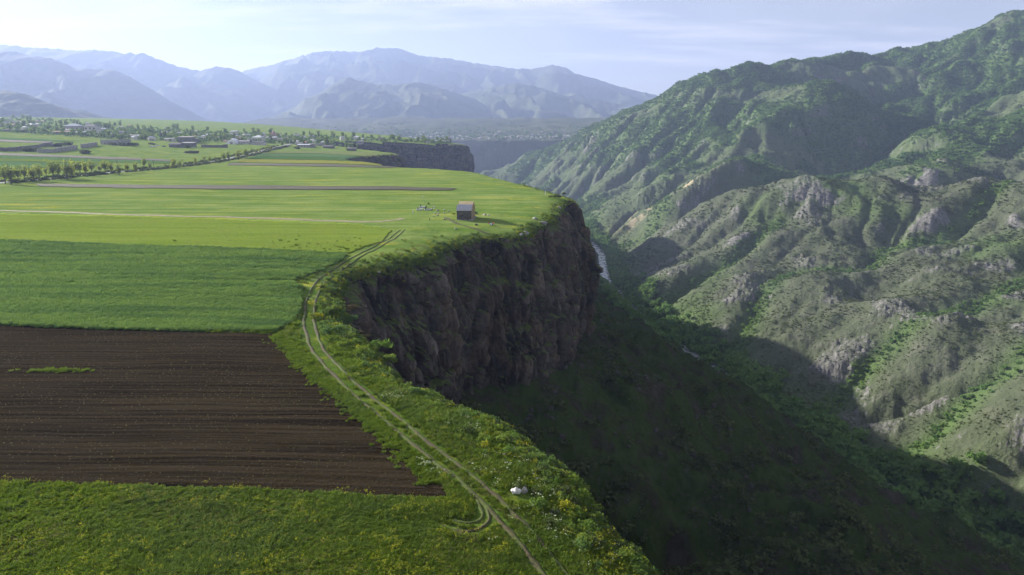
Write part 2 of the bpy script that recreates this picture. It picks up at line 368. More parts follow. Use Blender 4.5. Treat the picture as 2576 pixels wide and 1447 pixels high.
def bmesh_to(bm, name, mat, smooth=False):
    me = bpy.data.meshes.new(name); bm.normal_update(); bm.to_mesh(me); bm.free()
    me.materials.append(MATS[mat])
    if smooth: me.polygons.foreach_set('use_smooth', [True]*len(me.polygons))
    return me
def poly_mesh(name, verts, faces, mat):
    me = bpy.data.meshes.new(name); me.from_pydata(verts, [], faces); me.update(); me.materials.append(MATS[mat]); return me
def prism(name, prof, axis, a0, a1, mat):
    """closed prism of a 2D profile (list of (p, z)), run along x or y from a0 to a1"""
    n = len(prof); vs_ = []
    for a in (a0, a1):
        for p, z in prof: vs_.append((a, p, z) if axis == 'x' else (p, a, z))
    fs = [tuple(range(n))[::-1], tuple(range(n, 2*n))] + [(i, (i+1) % n, n+(i+1) % n, n+i) for i in range(n)]
    me = poly_mesh(name, vs_, fs, mat)
    bm = bmesh.new(); bm.from_mesh(me); bmesh.ops.recalc_face_normals(bm, faces=bm.faces); bm.to_mesh(me); bm.free(); return me
def empty(name, loc, rz=0, label=None, cat=None, group=None):
    o = bpy.data.objects.new(name, None); col.objects.link(o); o.location = loc; o.rotation_euler = (0, 0, rz)
    o.empty_display_size = 0.5
    if label: o['label'] = label
    if cat: o['category'] = cat
    if group: o['group'] = group
    return o
def tube(path, radii, n=6):
    """tapered tube; returns V, quads"""
    path = np.array(path, float); V = []; k = len(path)
    for i in range(k):
        t = path[min(i+1, k-1)] - path[max(i-1, 0)]; t /= np.linalg.norm(t)+1e-9
        a = np.cross(t, (0.3, 0.9, 0.1)); a /= np.linalg.norm(a); c = np.cross(t, a)
        for j in range(n):
            w = 2*math.pi*j/n; V.append(path[i] + radii[i]*(a*math.cos(w)+c*math.sin(w)))
    Fq = [(i*n+j, i*n+(j+1) % n, (i+1)*n+(j+1) % n, (i+1)*n+j) for i in range(k-1) for j in range(n)]
    return np.array(V), np.array(Fq)
def joinVF(parts):
    V = []; Fq = []; o = 0
    for v, f in parts: V.append(v); Fq.append(f+o); o += len(v)
    return np.concatenate(V), np.concatenate(Fq)
def leaves(blobs, n, size, seed, shell=0.45, flat=0.0):
    """many small leaf quads through a set of blobs (x,y,z,rx,ry,rz)"""
    r = np.random.default_rng(seed); B = np.array(blobs, float); w = (B[:, 3]*B[:, 4]*B[:, 5])**0.67; w /= w.sum()
    k = r.choice(len(B), n, p=w); d = r.normal(size=(n, 3)); d /= np.linalg.norm(d, axis=1)[:, None]
    rad = shell + (1-shell)*r.random(n)**0.6
    C = B[k, :3] + d*rad[:, None]*B[k, 3:6]
    nrm = d*0.6 + r.normal(size=(n, 3))*0.6; nrm[:, 2] += flat; nrm /= np.linalg.norm(nrm, axis=1)[:, None]
    a = np.cross(nrm, r.normal(size=(n, 3))); a /= np.linalg.norm(a, axis=1)[:, None]; c = np.cross(nrm, a)
    s = size*(0.6+0.8*r.random(n))[:, None]
    V = np.stack([C-a*s, C-c*s*0.6, C+a*s, C+c*s*0.6], 1).reshape(-1, 3)
    return V, np.arange(4*n).reshape(n, 4)
def blades(n, rad, h, w, seed, spread=0.5):
    r = np.random.default_rng(seed); a = r.random(n)*6.283; q = rad*np.sqrt(r.random(n))
    base = np.stack([np.cos(a)*q, np.sin(a)*q, np.zeros(n)-0.05], 1)
    b2 = r.random(n)*6.283; hh = h*(0.55+0.7*r.random(n)); out = np.stack([np.cos(b2), np.sin(b2), 0*b2], 1)
    mid = base + out*(hh*spread*0.35)[:, None] + np.array([0, 0, 1])*(hh*0.6)[:, None]
    tip = base + out*(hh*spread)[:, None] + np.array([0, 0, 1])*hh[:, None]
    side = np.stack([-np.sin(b2+0.5), np.cos(b2+0.5), 0*b2], 1)*w
    V = np.stack([base-side, base+side, mid+side*0.8, tip, mid-side*0.8], 1).reshape(-1, 3)
    return V, np.arange(5*n).reshape(n, 5)

# ------------------------------------------------------------------ the rim of the plateau and the river
rim_px = [(1700,1447),(1600,1325),(1500,1232),(1400,1122),(1300,1058),(1200,1005),(1100,972),(1045,950),(965,880),(905,835),(872,790),(856,745),
          (858,708),(880,682),(940,668),(1006,658),(1065,642),(1123,617),(1194,594),(1270,588),(1333,580),(1348,566),(1393,548),(1408,530),(1414,514),(1434,502)]
a = np.array(rim_px, float); rx_, ry_ = at_z(a[:, 0], a[:, 1], -1.2)
ctrl = [(95,-120),(62,-50),(38,0),(22,28)] + list(zip(rx_, ry_)) + [(31,322),(28,345),(20,375),(8,415),(-8,470),(-34,540),(-96,596),(-130,660),(-165,712),(-178,760),(-160,815),(-141,868),(-158,925),(-215,1000),(-285,1085),(-275,1165),(-190,1222),(-105,1262),(-82,1288),(-92,1325),(-140,1400),(-260,1560),(-480,1800),(-900,2250)]
def catmull(P, n=10):
    P = np.array(P, float); Q = []
    for i in range(len(P)-1):
        p0 = P[max(i-1, 0)]; p1 = P[i]; p2 = P[i+1]; p3 = P[min(i+2, len(P)-1)]
        for t in np.linspace(0, 1, n, endpoint=False):
            Q.append(0.5*((2*p1)+(-p0+p2)*t+(2*p0-5*p1+4*p2-p3)*t*t+(-p0+3*p1-3*p2+p3)*t**3))
    Q.append(P[-1]); return np.array(Q)
def resample(Q, stepf):
    d = np.r_[0, np.cumsum(np.hypot(*np.diff(Q, axis=0).T))]; out = [Q[0]]; s = 0
    while s < d[-1]:
        p = out[-1]; s += stepf(math.hypot(*p)); out.append(np.array([np.interp(s, d, Q[:, 0]), np.interp(s, d, Q[:, 1])]))
    return np.array(out)
rimS = catmull(ctrl, 12)
RIM = resample(rimS, lambda r: max(0.9, r*0.006))
t_ = np.gradient(RIM, axis=0); t_ /= np.linalg.norm(t_, axis=1)[:, None]; nrm_ = np.stack([t_[:, 1], -t_[:, 0]], 1)
arc = np.r_[0, np.cumsum(np.hypot(*np.diff(RIM, axis=0).T))]
RIM = RIM + nrm_*(1.6*fbm(arc/14, 0*arc, 3, 3)*sstep(0, 1, 1))[:, None]
def sd_line(L, x, y, coarse=8, win=10):
    sh = np.shape(x); x = np.ravel(x); y = np.ravel(y); n = len(L)-1; C = L[::coarse]
    best = np.full(x.shape, 1e18); bi = np.zeros(x.shape, dtype=np.int64)
    for k in range(len(C)):
        d = (x-C[k, 0])**2 + (y-C[k, 1])**2; m = d < best; best[m] = d[m]; bi[m] = k
    bd = np.full(x.shape, 1e18); sg = np.ones(x.shape); seg = np.zeros(x.shape, dtype=np.int64)
    for k in range(-win, win+1):
        i = np.clip(bi*coarse+k, 0, n-1); A = L[i]; Bv = L[i+1]-A; px = x-A[:, 0]; py = y-A[:, 1]
        t = np.clip((px*Bv[:, 0]+py*Bv[:, 1])/(Bv[:, 0]**2+Bv[:, 1]**2+1e-12), 0, 1)
        d = (px-t*Bv[:, 0])**2+(py-t*Bv[:, 1])**2; m = d < bd - 1e-12
        bd[m] = d[m]; sg[m] = np.sign(Bv[m, 0]*py[m]-Bv[m, 1]*px[m]); seg[m] = i[m]
    return (-(np.sqrt(bd)*sg)).reshape(sh)          # positive to the right of the line
def sd_rim(x, y): return sd_line(RIM, x, y)
RIV = resample(catmull([(760,-250),(540,0),(400,150),(310,280),(262,374),(228,470),(209,570),(197,646),(166,800),(150,994),(158,1130),(171,1294),(146,1520),(70,1820),(-30,2150),(-200,2450),(-700,2750)], 8), lambda r: 14)
def sd_riv(x, y): return sd_line(RIV, x, y, 4, 6)

def z_plateau(x, y, sd):
    d = np.maximum(-sd, 0)
    relief = 0.35*perlin(x/46, y/46, 2) + 0.14*perlin(x/13, y/13, 5)*sstep(700, 300, np.hypot(x, y))
    relief = relief + 0.24*fbm(x/9, y/9, 2, 8)*sstep(50, 20, d)*sstep(110, 170, np.hypot(x, y))
    return rise(x, y) + relief - 2.6*np.exp(-d/2.6) - 1.5*np.exp(-d/16)
def zp(x, y):
    x = np.atleast_1d(np.asarray(x, float)); y = np.atleast_1d(np.asarray(y, float)); return z_plateau(x, y, sd_rim(x, y))

# ------------------------------------------------------------------ plateau ground and fields
rows = []
pix = 32*682.7/31
while pix > 32*682.7/300: rows.append(32*682.7/pix); pix -= 1.5 if pix > 240 else (1.15 if pix > 130 else 0.85)
r = rows[-1]
while r < 3400: r += max(r*r/(32*682.7)*0.8, 0) if r < 640 else r*0.024; rows.append(r)
rows = np.array(rows); az = np.radians(np.linspace(-46, 26, 900))
RR, AA = np.meshgrid(rows, az, indexing='ij'); PX = RR*np.sin(AA); PY = RR*np.cos(AA)
SDP = sd_rim(PX, PY); PZ = z_plateau(PX, PY, SDP)
nr, nc = PX.shape
GF = grid_faces(nr, nc)
inside = SDP < -0.15
keep = inside[:-1, :-1] & inside[1:, :-1] & inside[:-1, 1:] & inside[1:, 1:]
cx_ = (PX[:-1, :-1]+PX[1:, 1:])/2; cy_ = (PY[:-1, :-1]+PY[1:, 1:])/2
wx = cx_ + 0.9*perlin(cx_/4, cy_/4, 41) + 0.5*perlin(cx_/1.3, cy_/1.3, 42); wy = cy_ + 0.5*perlin(cx_/5, cy_/3, 43) + 0.35*perlin(cx_/1.1, cy_/1.1, 44)
def pip(x, y, poly):
    c = np.zeros(np.shape(x), bool); n = len(poly)
    x0, y0 = poly.min(0); x1, y1 = poly.max(0); bb = (x >= x0) & (x <= x1) & (y >= y0) & (y <= y1)
    xb = x[bb]; yb = y[bb]; cb = np.zeros(xb.shape, bool); j = n-1
    for i in range(n):
        xi, yi = poly[i]; xj, yj = poly[j]
        cb ^= ((yi > yb) != (yj > yb)) & (xb < (xj-xi)*(yb-yi)/(yj-yi+1e-12)+xi); j = i
    c[bb] = cb; return c
FIELDS = [
 ('ploughed_field', 'soil', 0.05, 'bare dark brown ploughed field left of the rutted track', [(-160,810),(0,818),(300,824),(560,831),(705,833),(735,865),(800,930),(880,995),(960,1065),(1040,1135),(1100,1192),(1135,1241),(900,1237),(560,1229),(0,1215),(-160,1210)]),
 ('wheat_field', 'wheat', 0.42, 'dark green young wheat field beside the bend of the track', [(-160,689),(0,691),(300,698),(600,706),(740,704),(758,715),(754,760),(738,795),(690,826),(500,829),(0,817),(-160,809)]),
 ('wheat_field', 'wheat', 0.40, 'green wheat strip behind the darker wheat field, tapering to the track', [(-160,605),(0,608),(400,622),(700,631),(870,635),(855,648),(800,673),(738,699),(600,704),(300,696),(0,689),(-160,687)]),
 ('lime_field', 'lime_crop', 0.12, 'bright lime green meadow strip in front of the pale dirt road', [(-160,534),(0,538),(500,549),(900,562),(992,577),(958,606),(880,632),(700,628),(400,619),(0,605),(-160,602)]),
 ('soil_strip', 'soil_strip', 0.05, 'long thin brown soil strip across the middle meadow', [(90,464),(600,467),(1000,471),(1150,474.5),(1135,479),(900,479.5),(500,476.5),(100,470)]),
 ('soil_strip', 'soil_strip', 0.05, 'brown soil strip in front of the yellow flowering strip', [(580,411),(780,413),(1000,417.5),(985,422),(770,419),(570,416)]),
 ('yellow_field', 'yellow_crop', 0.1, 'yellow flowering strip between brown soil and green crop', [(604,401.5),(780,403),(924,406),(975,412),(990,415.5),(780,411.5),(598,409)]),
 ('green_field', 'green_crop', 0.1, 'deep green crop strip by the far notch of the rim', [(638,394.5),(780,395),(922,397.5),(922,405),(780,402),(612,400.5)]),
 ('bluegreen_field', 'bluegreen_crop', 0.1, 'blue green crop strip next to the deep green one', [(655,388),(780,387.5),(922,392.5),(922,396.5),(780,394),(640,393.5)]),
 ('pale_field', 'pale_pasture', 0.1, 'pale yellow green strip nearest the far headland notch', [(668,384),(760,380.5),(900,383),(985,386),(972,390),(922,391.5),(780,386.5),(658,387)]),
 ('soil_strip', 'soil_strip', 0.05, 'dark soil strip between the ruined barns and the tree lined road', [(-60,384),(0,386),(150,391),(300,397),(430,403),(430,407),(300,402.5),(150,396.5),(0,391.5),(-60,389)]),
 ('bluegreen_field', 'bluegreen_crop', 0.1, 'blue green crop strip just in front of the ruined barns', [(-60,390),(0,392),(150,397.5),(300,403.5),(430,408),(420,412),(260,407.5),(120,403),(0,399.5),(-60,397)]),
 ('lime_field', 'lime_crop', 0.12, 'narrow lime green strip behind the roadside trees', [(-60,398),(0,400),(120,403.5),(260,408),(280,411.5),(120,409),(0,406),(-60,404)]),
 ('bluegreen_field', 'bluegreen_crop', 0.1, 'blue green crop strip nearest behind the roadside trees', [(-60,406),(0,407),(120,410),(260,413),(220,421),(0,425),(-60,424)]),
 ('soil_strip', 'soil_strip', 0.05, 'thin brown soil strip behind the ruined barns at left edge', [(-60,350),(0,352),(70,354.5),(137,357),(120,360),(60,359),(0,357),(-60,355)]),
 ('bluegreen_field', 'bluegreen_crop', 0.1, 'blue green crop strip behind the thin brown strip', [(-60,345),(0,346.5),(120,351.5),(200,355),(150,357),(0,351.5),(-60,349)]),
]
taken = np.zeros(keep.shape, bool); POLY = {}
V0 = np.stack([PX, PY, PZ], -1).reshape(-1, 3)
for fi, (nm, mt, up, lab, px) in enumerate(FIELDS):
    poly = GP(px); POLY.setdefault(nm+mt, []).append(poly)
    if fi >= 4:
        k_ = int(np.argmax(np.array(px)[:, 0])); 
        if px[k_+1][0] > px[k_][0]-15: k_ += 0
        tp = np.array(px[:k_+1], float); bt = np.array(px[k_+1:][::-1], float); uu = np.linspace(0, 1, 160)
        def chain(c):
            x_c = c[0, 0]+(c[-1, 0]-c[0, 0])*uu; return x_c, np.interp(x_c, c[:, 0], c[:, 1])
        (xt, yt), (xb_, yb_) = chain(tp), chain(bt); ww = np.linspace(0, 1, 9)[:, None]
        gx_, gy_ = G((xt+(xb_-xt)*ww), (yt+(yb_-yt)*ww)); gx_ = gx_ + 0.0; gy_ = gy_ + 1.5*perlin(gx_/14, gy_/40, 46)
        sdg = sd_rim(gx_, gy_); zz = z_plateau(gx_, gy_, sdg) + up + 0.3; okk = sdg < -1
        fq_ = grid_faces(*gx_.shape); fq_ = fq_[(okk[:-1, :-1] & okk[1:, 1:])]
        VV, FF, _ = compact(np.stack([gx_, gy_, zz], -1).reshape(-1, 3), fq_)
        link(nm, mesh_np(nm, VV, FF, mt), label=lab, cat='field', kind='structure'); continue
    sc_ = np.clip(np.hypot(cx_, cy_)/150, 0.4, 1.0)
    m = pip(cx_ + (wx-cx_)*sc_, cy_ + (wy-cy_)*sc_, poly) & keep & ~taken
    taken |= m
    Fq = GF[m]
    if len(Fq) == 0: continue
    top = V0.copy(); top[:, 2] += up
    if mt in ('wheat',): top[:, 2] += 0.10*perlin(top[:, 0]/1.6, top[:, 1]/0.9, 70) + 0.06*perlin(top[:, 0]/0.7, top[:, 1]/0.5, 71)
    if mt == 'soil': top[:, 2] += 0.05*perlin(top[:, 0]/3.0, top[:, 1]/0.45, 72) + 0.03*perlin(top[:, 0]/0.4, top[:, 1]/0.4, 73)
    mp = np.pad(m, 1); c_ = mp[1:-1, 1:-1]; N = len(V0); sk = []
    for nb, e in ((mp[:-2, 1:-1], (1, 0)), (mp[2:, 1:-1], (3, 2)), (mp[1:-1, :-2], (0, 3)), (mp[1:-1, 2:], (2, 1))):
        q = GF[c_ & ~nb]; sk.append(np.stack([q[:, e[0]], q[:, e[1]], q[:, e[1]]+N, q[:, e[0]]+N], 1))
    VV = np.concatenate([top, V0 - [0, 0, 0.05]]); FF = np.concatenate([Fq]+sk)
    VV, FF, _ = compact(VV, FF)
    link(nm, mesh_np(nm, VV, FF[:, ::-1], mt), label=lab, cat='field', kind='structure')
# bare ground: everything that no field covers (one row of overlap)
er = np.pad(taken, 1, constant_values=True); solid = taken & er[:-2, 1:-1] & er[2:, 1:-1] & er[1:-1, :-2] & er[1:-1, 2:]
nearm = pip(cx_, cy_, GP([(-160,1195),(0,1200),(560,1215),(900,1222),(1135,1235),(1350,1300),(1500,1447),(1500,1480),(-400,1480)])) | (np.hypot(cx_, cy_) < 40)
nearm |= np.hypot(cx_, cy_) + 22*perlin(cx_/9, cy_/9, 45) < 140
for nm, mt, m, lab in (('meadow_ground', 'meadow', keep & ~solid & ~nearm, 'streaky yellow green grassland covering the plateau top'),
                       ('foreground_meadow', 'near_meadow', keep & ~solid & nearm, 'dark green flowery meadow along the bottom edge')):
    VV, FF, _ = compact(V0, GF[m]); link(nm, mesh_np(nm, VV, FF[:, ::-1], mt), label=lab, cat='meadow', kind='structure')

def ribbon(name, mat, pts, width, up, label, cat, wob=0.15, step=None, seed=0):
    P = resample(catmull(pts, 10), lambda r: max(0.5, r*0.004))
    t = np.gradient(P, axis=0); t /= np.linalg.norm(t, axis=1)[:, None]; n = np.stack([t[:, 1], -t[:, 0]], 1)
    s = np.arange(len(P)); L = []
    for k, q in enumerate((-0.5, -0.17, 0.17, 0.5)):
        wv = width*q*(1+wob*2*perlin(s/3.0, s*0+k*9.1, seed)) + wob*0.6*perlin(s/9.0, s*0+3.3, seed+1)
        p = P + n*wv[:, None]; z = zp(p[:, 0], p[:, 1]) + up + (0.03 if k in (1, 2) else -0.06)
        L.append(np.c_[p, z])
    V = np.stack(L, 1).reshape(-1, 3)
    return link(name, mesh_np(name, V, grid_faces(len(P), 4).reshape(-1, 4)[:, ::-1], mat), label=label, cat=cat, kind='structure')
track_px = [(1013,577),(985,598),(945,618),(890,643),(838,668),(805,695),(786,728),(777,770),(780,815),(800,868),(850,925),(920,990),(1000,1058),(1080,1120),(1165,1180),(1235,1240),(1300,1300),(1360,1370),(1420,1447),(1500,1560)]
TR = catmull(GP(track_px), 6)
tt = np.gradient(TR, axis=0); tt /= np.linalg.norm(tt, axis=1)[:, None]; tnm = np.stack([tt[:, 1], -tt[:, 0]], 1)
ribbon('dirt_track', 'track_dirt', TR[::3]-tnm[::3]*0.85, 0.5, 0.10, 'left wheel rut of the track curving along the cliff edge', 'track', 0.3, seed=3)
ribbon('dirt_track', 'track_dirt', TR[::3]+tnm[::3]*0.85, 0.5, 0.10, 'right wheel rut of the track curving along the cliff edge', 'track', 0.3, seed=5)
def reg7(X, Y): return ((1500+X/2.0642)/1.59006, (1600+Y/2.0642)/1.59006)
ribbon('turning_loop', 'track_dirt', GP([reg7(*q) for q in ((560,985),(650,1010),(780,1022),(890,985),(950,925),(940,860),(900,800))]), 0.35, 0.06, 'faint curved tyre loop in the grass at the field corner', 'track', 0.35, seed=13)
ribbon('turning_loop', 'track_dirt', GP([reg7(*q) for q in ((650,940),(760,960),(860,930),(880,880),(850,800),(840,740))]), 0.4, 0.06, 'inner bare patch of the tyre loop at the field corner', 'track', 0.35, seed=14)
ribbon('dirt_road', 'road_dirt', GP([(-160,524),(0,529),(180,536),(300,541),(600,547),(800,553),(930,558),(1000,553),(1012,550)]), 2.6, 0.1, 'pale dirt road running left from the chapel meadow', 'road', 0.12, seed=8)
ribbon('footpath', 'track_dirt', GP([(1120,548),(1150,561),(1175,567),(1210,574),(1235,577)]), 1.4, 0.09, 'trodden earth path in front of the small chapel', 'path', 0.3, seed=9)
road_pts = GP([(-120,476),(0,461),(70,455),(137,449),(197,443),(256,436),(367,427),(410,422),(463,417),(548,405),(591,396),(634,387),(676,376),(711,368),(735,361)])
ribbon('asphalt_road', 'asphalt', road_pts, 6.0, 0.16, 'straight grey asphalt road lined with trees towards the village', 'road', 0.03)

# ------------------------------------------------------------------ cliff face
L = resample(rimS, lambda r: max(0.42, r*0.0017))
tl = np.gradient(L, axis=0); tl /= np.linalg.norm(tl, axis=1)[:, None]
k = np.ones(31)/31
tl = np.stack([np.convolve(np.pad(tl[:, i], 15, mode='edge'), k, 'valid') for i in (0, 1)], 1); tl /= np.linalg.norm(tl, axis=1)[:, None]
nl = np.stack([tl[:, 1], -tl[:, 0]], 1); arcL = np.r_[0, np.cumsum(np.hypot(*np.diff(L, axis=0).T))]
L = L + nl*(1.6*fbm(np.interp(arcL, arc, arc)/14, 0*arcL, 3, 3))[:, None]
nv = 150; depth = 84.0
vv = np.r_[np.linspace(0, 0.02, 4)[:-1], np.linspace(0.02, 1, nv-3)]
S_, VV_ = np.meshgrid(arcL, vv, indexing='ij'); Zd = VV_*depth
w1 = S_ + 1.1*fbm(S_/11, Zd/16, 3, 21); w2 = Zd + 2.0*fbm(S_/9, Zd/7, 3, 22)
id1, f1, f2 = cells(w1/4.0, w2/9.5, 31); id2, g1, g2 = cells(w1/1.6, w2/4.2, 33)
far_ = sstep(350, 800, np.hypot(L[:, 0], L[:, 1]))[:, None]
block = (id1-0.5)*4.2 - 1.8*np.exp(-((f2-f1)/0.10)**2) + (id2-0.5)*1.5 - 0.8*np.exp(-((g2-g1)/0.13)**2)
amp = sstep(0.005, 0.035, VV_)
buttress = 5.0*fbm(S_/34, Zd/60, 3, 51)
ledge = 3.4*sstep(-0.1, 0.35, perlin(S_/30, 0*S_+7, 61))*sstep(0.14, 0.17, VV_+0.03*perlin(S_/12, 0*S_, 62)) + 2.6*sstep(-0.1, 0.3, perlin(S_/26, 0*S_+3, 63))*sstep(0.34, 0.36, VV_+0.04*perlin(S_/15, 0*S_+5, 64))
bulge = 7.5*np.sin(math.pi*np.clip(VV_*1.15, 0, 1))**0.9 - 5.0*sstep(0.72, 1.0, VV_)
off = -0.9*(1-sstep(0, 0.02, VV_)) + amp*(block + buttress*0.8 + 0.35*fbm(S_/2, Zd/5, 3, 55)) + bulge*amp**0.5 + ledge*amp
sdL = np.zeros(len(L))
zt = z_plateau(L[:, 0], L[:, 1], sdL) + 0.5
CX = L[:, 0:1] + nl[:, 0:1]*off; CY = L[:, 1:2] + nl[:, 1:2]*off
CZ = zt[:, None] - Zd + 0.5*amp*fbm(S_/4, Zd/4, 2, 58)
CZ[:, 0] += 0.35
V = np.stack([CX, CY, CZ], -1).reshape(-1, 3)
link('cliff', mesh_np('cliff', V, grid_faces(len(L), nv).reshape(-1, 4)[:, ::-1], 'cliff_rock', smooth=False, attrs={'tone': (0.55*id1+0.45*id2).ravel()}), label='dark blocky basalt cliff dropping from the plateau rim', cat='cliff', kind='structure')

# ------------------------------------------------------------------ gorge: talus on the left, hills and mountain on the right
def tps_k(r2): return 0.5*r2*np.log(r2+1e-9)
C3 = []
def c_y(*a):
    for px, py, Y in a: C3.append(at_y(px, py, Y))
def c_w(*a):
    for p in a: C3.append(np.array(p, float))
for p in RIV[::5]: c_w((p[0], p[1], -203))
# skyline of the mountain at right
c_y((1258,432,2650),(1320,398,2600),(1380,367,2520),(1430,346,2470),(1480,331,2400),(1540,303,2330),(1575,292,2300),(1615,288,2280),(1680,247,2250),(1740,212,2220),(1830,183,2200),(1900,178,2250),(2000,162,2300),(2100,152,2350),(2190,146,2400),(2280,132,2400),(2380,113,2400),(2470,86,2350),(2535,61,2300),(2650,70,2250),(2850,60,2200))
for px, py, Y in ((1380,367,2520),(1575,292,2300),(1740,212,2220),(1900,178,2250),(2100,152,2350),(2280,132,2400),(2535,49,2300),(2850,40,2200)):
    q = at_y(px, py, Y); c_w((q[0]*1.15, Y+500, q[2]-110), (q[0]*1.4, Y+1300, q[2]-260))
# face of the mountain: spurs and gullies
c_y((2130,228,1850),(2039,286,1760),(1923,327,1700),(1799,421,1620),(1700,470,1560))
c_y((2234,296,1930),(2267,358,1790),(2172,430,1560),(2110,462,1400))
c_y((2576,249,1780),(2420,327,1640),(2296,369,1540),(2193,437,1380),(2700,230,1800))
c_y((2000,230,2080),(2330,210,2120),(2480,190,2050),(2576,130,2120),(1850,260,1980),(1900,250,2000),(1760,290,1980),(1700,330,1960),(1600,400,1900),(1500,400,2100),(1420,430,2200),(1330,445,2400),(1450,500,1950),(1560,480,1700),(1620,460,1750))
c_y((2576,400,1400),(2450,430,1300),(2350,455,1230),(2700,420,1250))
for px, py, Y in ((1820,492,1140),(2006,463,1120),(2213,465,1080),(2380,467,1040),(2503,471,1000),(2700,471,960)):
    q = at_y(px, py, Y); c_w((q[0]*1.13, Y*1.13, q[2]-85))
# valley behind the hill, terraces
c_y((1480,572,1300),(1600,522,1480),(1700,516,1330),(1520,540,1500),(1800,475,1350),(1950,462,1330))
# hill crest and its front
c_y((1582,668,1110),(1597,636,1130),(1655,588,1140),(1709,547,1140),(1754,522,1140),(1820,492,1140),(1895,471,1140),(2006,463,1120),(2090,471,1100),(2213,465,1080),(2317,471,1060),(2380,467,1040),(2503,471,1000),(2700,471,960))
c_y((1655,700,900),(1800,600,1010),(1750,700,880),(1900,700,830),(2000,800,705),(2000,600,950),(2200,600,890),(2400,600,860),(2300,800,625),(2500,800,610),(2500,650,780),(2400,1000,480),(2200,900,570),(2500,1100,400),(2576,1205,372),(2110,1000,545),(2250,1100,470),(2000,900,620),(1900,850,665),(2700,900,500),(2750,1200,340))
c_w((1300,1000,90),(900,500,0),(700,150,-40),(800,-200,-40),(1500,1600,250),(1800,300,120),(1900,2400,480))
C3 = np.array(C3); ctr = np.array([500., 1000.]); SCL = 1000.
A2 = (C3[:, :2]-ctr)/SCL; n_ = len(A2)
K = tps_k(((A2[:, None]-A2[None])**2).sum(-1)) + 2e-4*np.eye(n_); Pm = np.c_[np.ones(n_), A2]
sol = np.linalg.solve(np.block([[K, Pm], [Pm.T, np.zeros((3, 3))]]), np.r_[C3[:, 2], 0, 0, 0])
def tps(x, y):
    sh = x.shape; q = (np.stack([x.ravel(), y.ravel()], 1)-ctr)/SCL; out = np.zeros(len(q))
    for i in range(0, len(q), 60000):
        z = q[i:i+60000]; out[i:i+60000] = tps_k(((z[:, None]-A2[None])**2).sum(-1)) @ sol[:n_] + sol[n_] + z @ sol[n_+1:]
    return out.reshape(sh)
def ypts(l): return np.array([at_y(*q)[:2] for q in l])
GUL = [ypts([(2544,495,980),(2378,578,875),(2234,590,880),(2192,640,810),(2040,676,830),(1957,697,820),(1877,821,700),(1850,930,648)]),
       ypts([(2640,690,720),(2576,725,690),(2400,830,630),(2250,910,590),(2131,980,555),(2060,1030,530)]),
       ypts([(2640,920,530),(2576,946,510),(2400,1060,462),(2312,1109,445),(2240,1150,440)]),
       ypts([(2234,292,1930),(2267,356,1790),(2172,430,1560),(2110,464,1400),(1900,480,1340)]),
       ypts([(1830,330,1850),(1700,400,1800),(1600,470,1700)]), ypts([(1960,540,1000),(1850,640,930),(1720,700,870),(1650,740,840)])]
GUL = [resample(catmull(g, 6), lambda r: 9) for g in GUL]

raz = np.radians(np.linspace(-15, 44, 780))
rr = [60.0]
while rr[-1] < 3300: rr.append(rr[-1] + max(0.9, rr[-1]*0.0062))
rr = np.array(rr)
R2, A_2 = np.meshgrid(rr, raz, indexing='ij'); GX = R2*np.sin(A_2); GY = R2*np.cos(A_2)
sdr = sd_rim(GX, GY); sdv = sd_riv(GX, GY)
right = sstep(-6, 10, sdv)
dv = np.abs(sdv)
base = -48.0 - 14*sstep(210, 300, GY) + 6*perlin(GX/90, GY/90, 81)
f_ = np.clip(sdr, 0, None)/(np.clip(sdr, 0, None)+dv+1e-6)
zl = base + (-203-base)*f_**1.02
am = sstep(5, 60, sdr)*sstep(5, 60, dv)
ridge_l = ridged((GX*0.5-GY*0.86)/70, (GX*0.86+GY*0.5)/260, 4, 83)
zl = zl + am*(22*(ridge_l-0.45) + 7*fbm(GX/34, GY/34, 3, 85)) + 2.6*fbm(GX/10, GY/10, 4, 84)*sstep(0, 20, sdr)
# the right side is worn by running water on a regular grid, then sampled
EXs = np.arange(-320, 2320, 6.0); EYs = np.arange(190, 2960, 6.0); ey, ex = np.meshgrid(EYs, EXs, indexing='ij')
eh = tps(ex, ey); edv = sd_riv(ex, ey); ead = np.abs(edv); eam = sstep(10, 200, ead)
wpx = 40*fbm(ex/170, ey/170, 3, 91); wpy = 40*fbm(ex/170, ey/170, 3, 92)
pa = ex*0.85+ey*0.52; pp = ex*0.52-ey*0.85; efar = sstep(1150, 1500, ey)
eh = eh + eam*((26+20*efar)*(ridged((pp+wpx)/210, (pa+wpy)/420, 3, 93)-0.5) + 11*fbm(ex/90, ey/90, 4, 94))
for g in GUL:
    gd_ = np.abs(sd_line(g, ex, ey, 3, 4)); eh = eh - (8+8*efar)*np.exp(-(gd_/(18+20*efar))**2)
eh = eh + 3
base_lock = ead < 13
def lows(h):
    hp = np.pad(h, 1, mode='edge'); best = np.full(h.shape, 1e9); bo = np.zeros(h.shape, dtype=np.int64); bd = np.ones(h.shape); w_ = h.shape[1]
    for di in (-1, 0, 1):
        for dj in (-1, 0, 1):
            if di == 0 and dj == 0: continue
            nb = hp[1+di:hp.shape[0]-1+di, 1+dj:hp.shape[1]-1+dj]; L_ = 6.0*math.hypot(di, dj); sl = (nb-h)/L_
            m = sl < best; best = np.where(m, sl, best); bo = np.where(m, di*w_+dj, bo); bd = np.where(m, L_, bd)
    return best, bo, bd
idx = np.arange(eh.size).reshape(eh.shape)
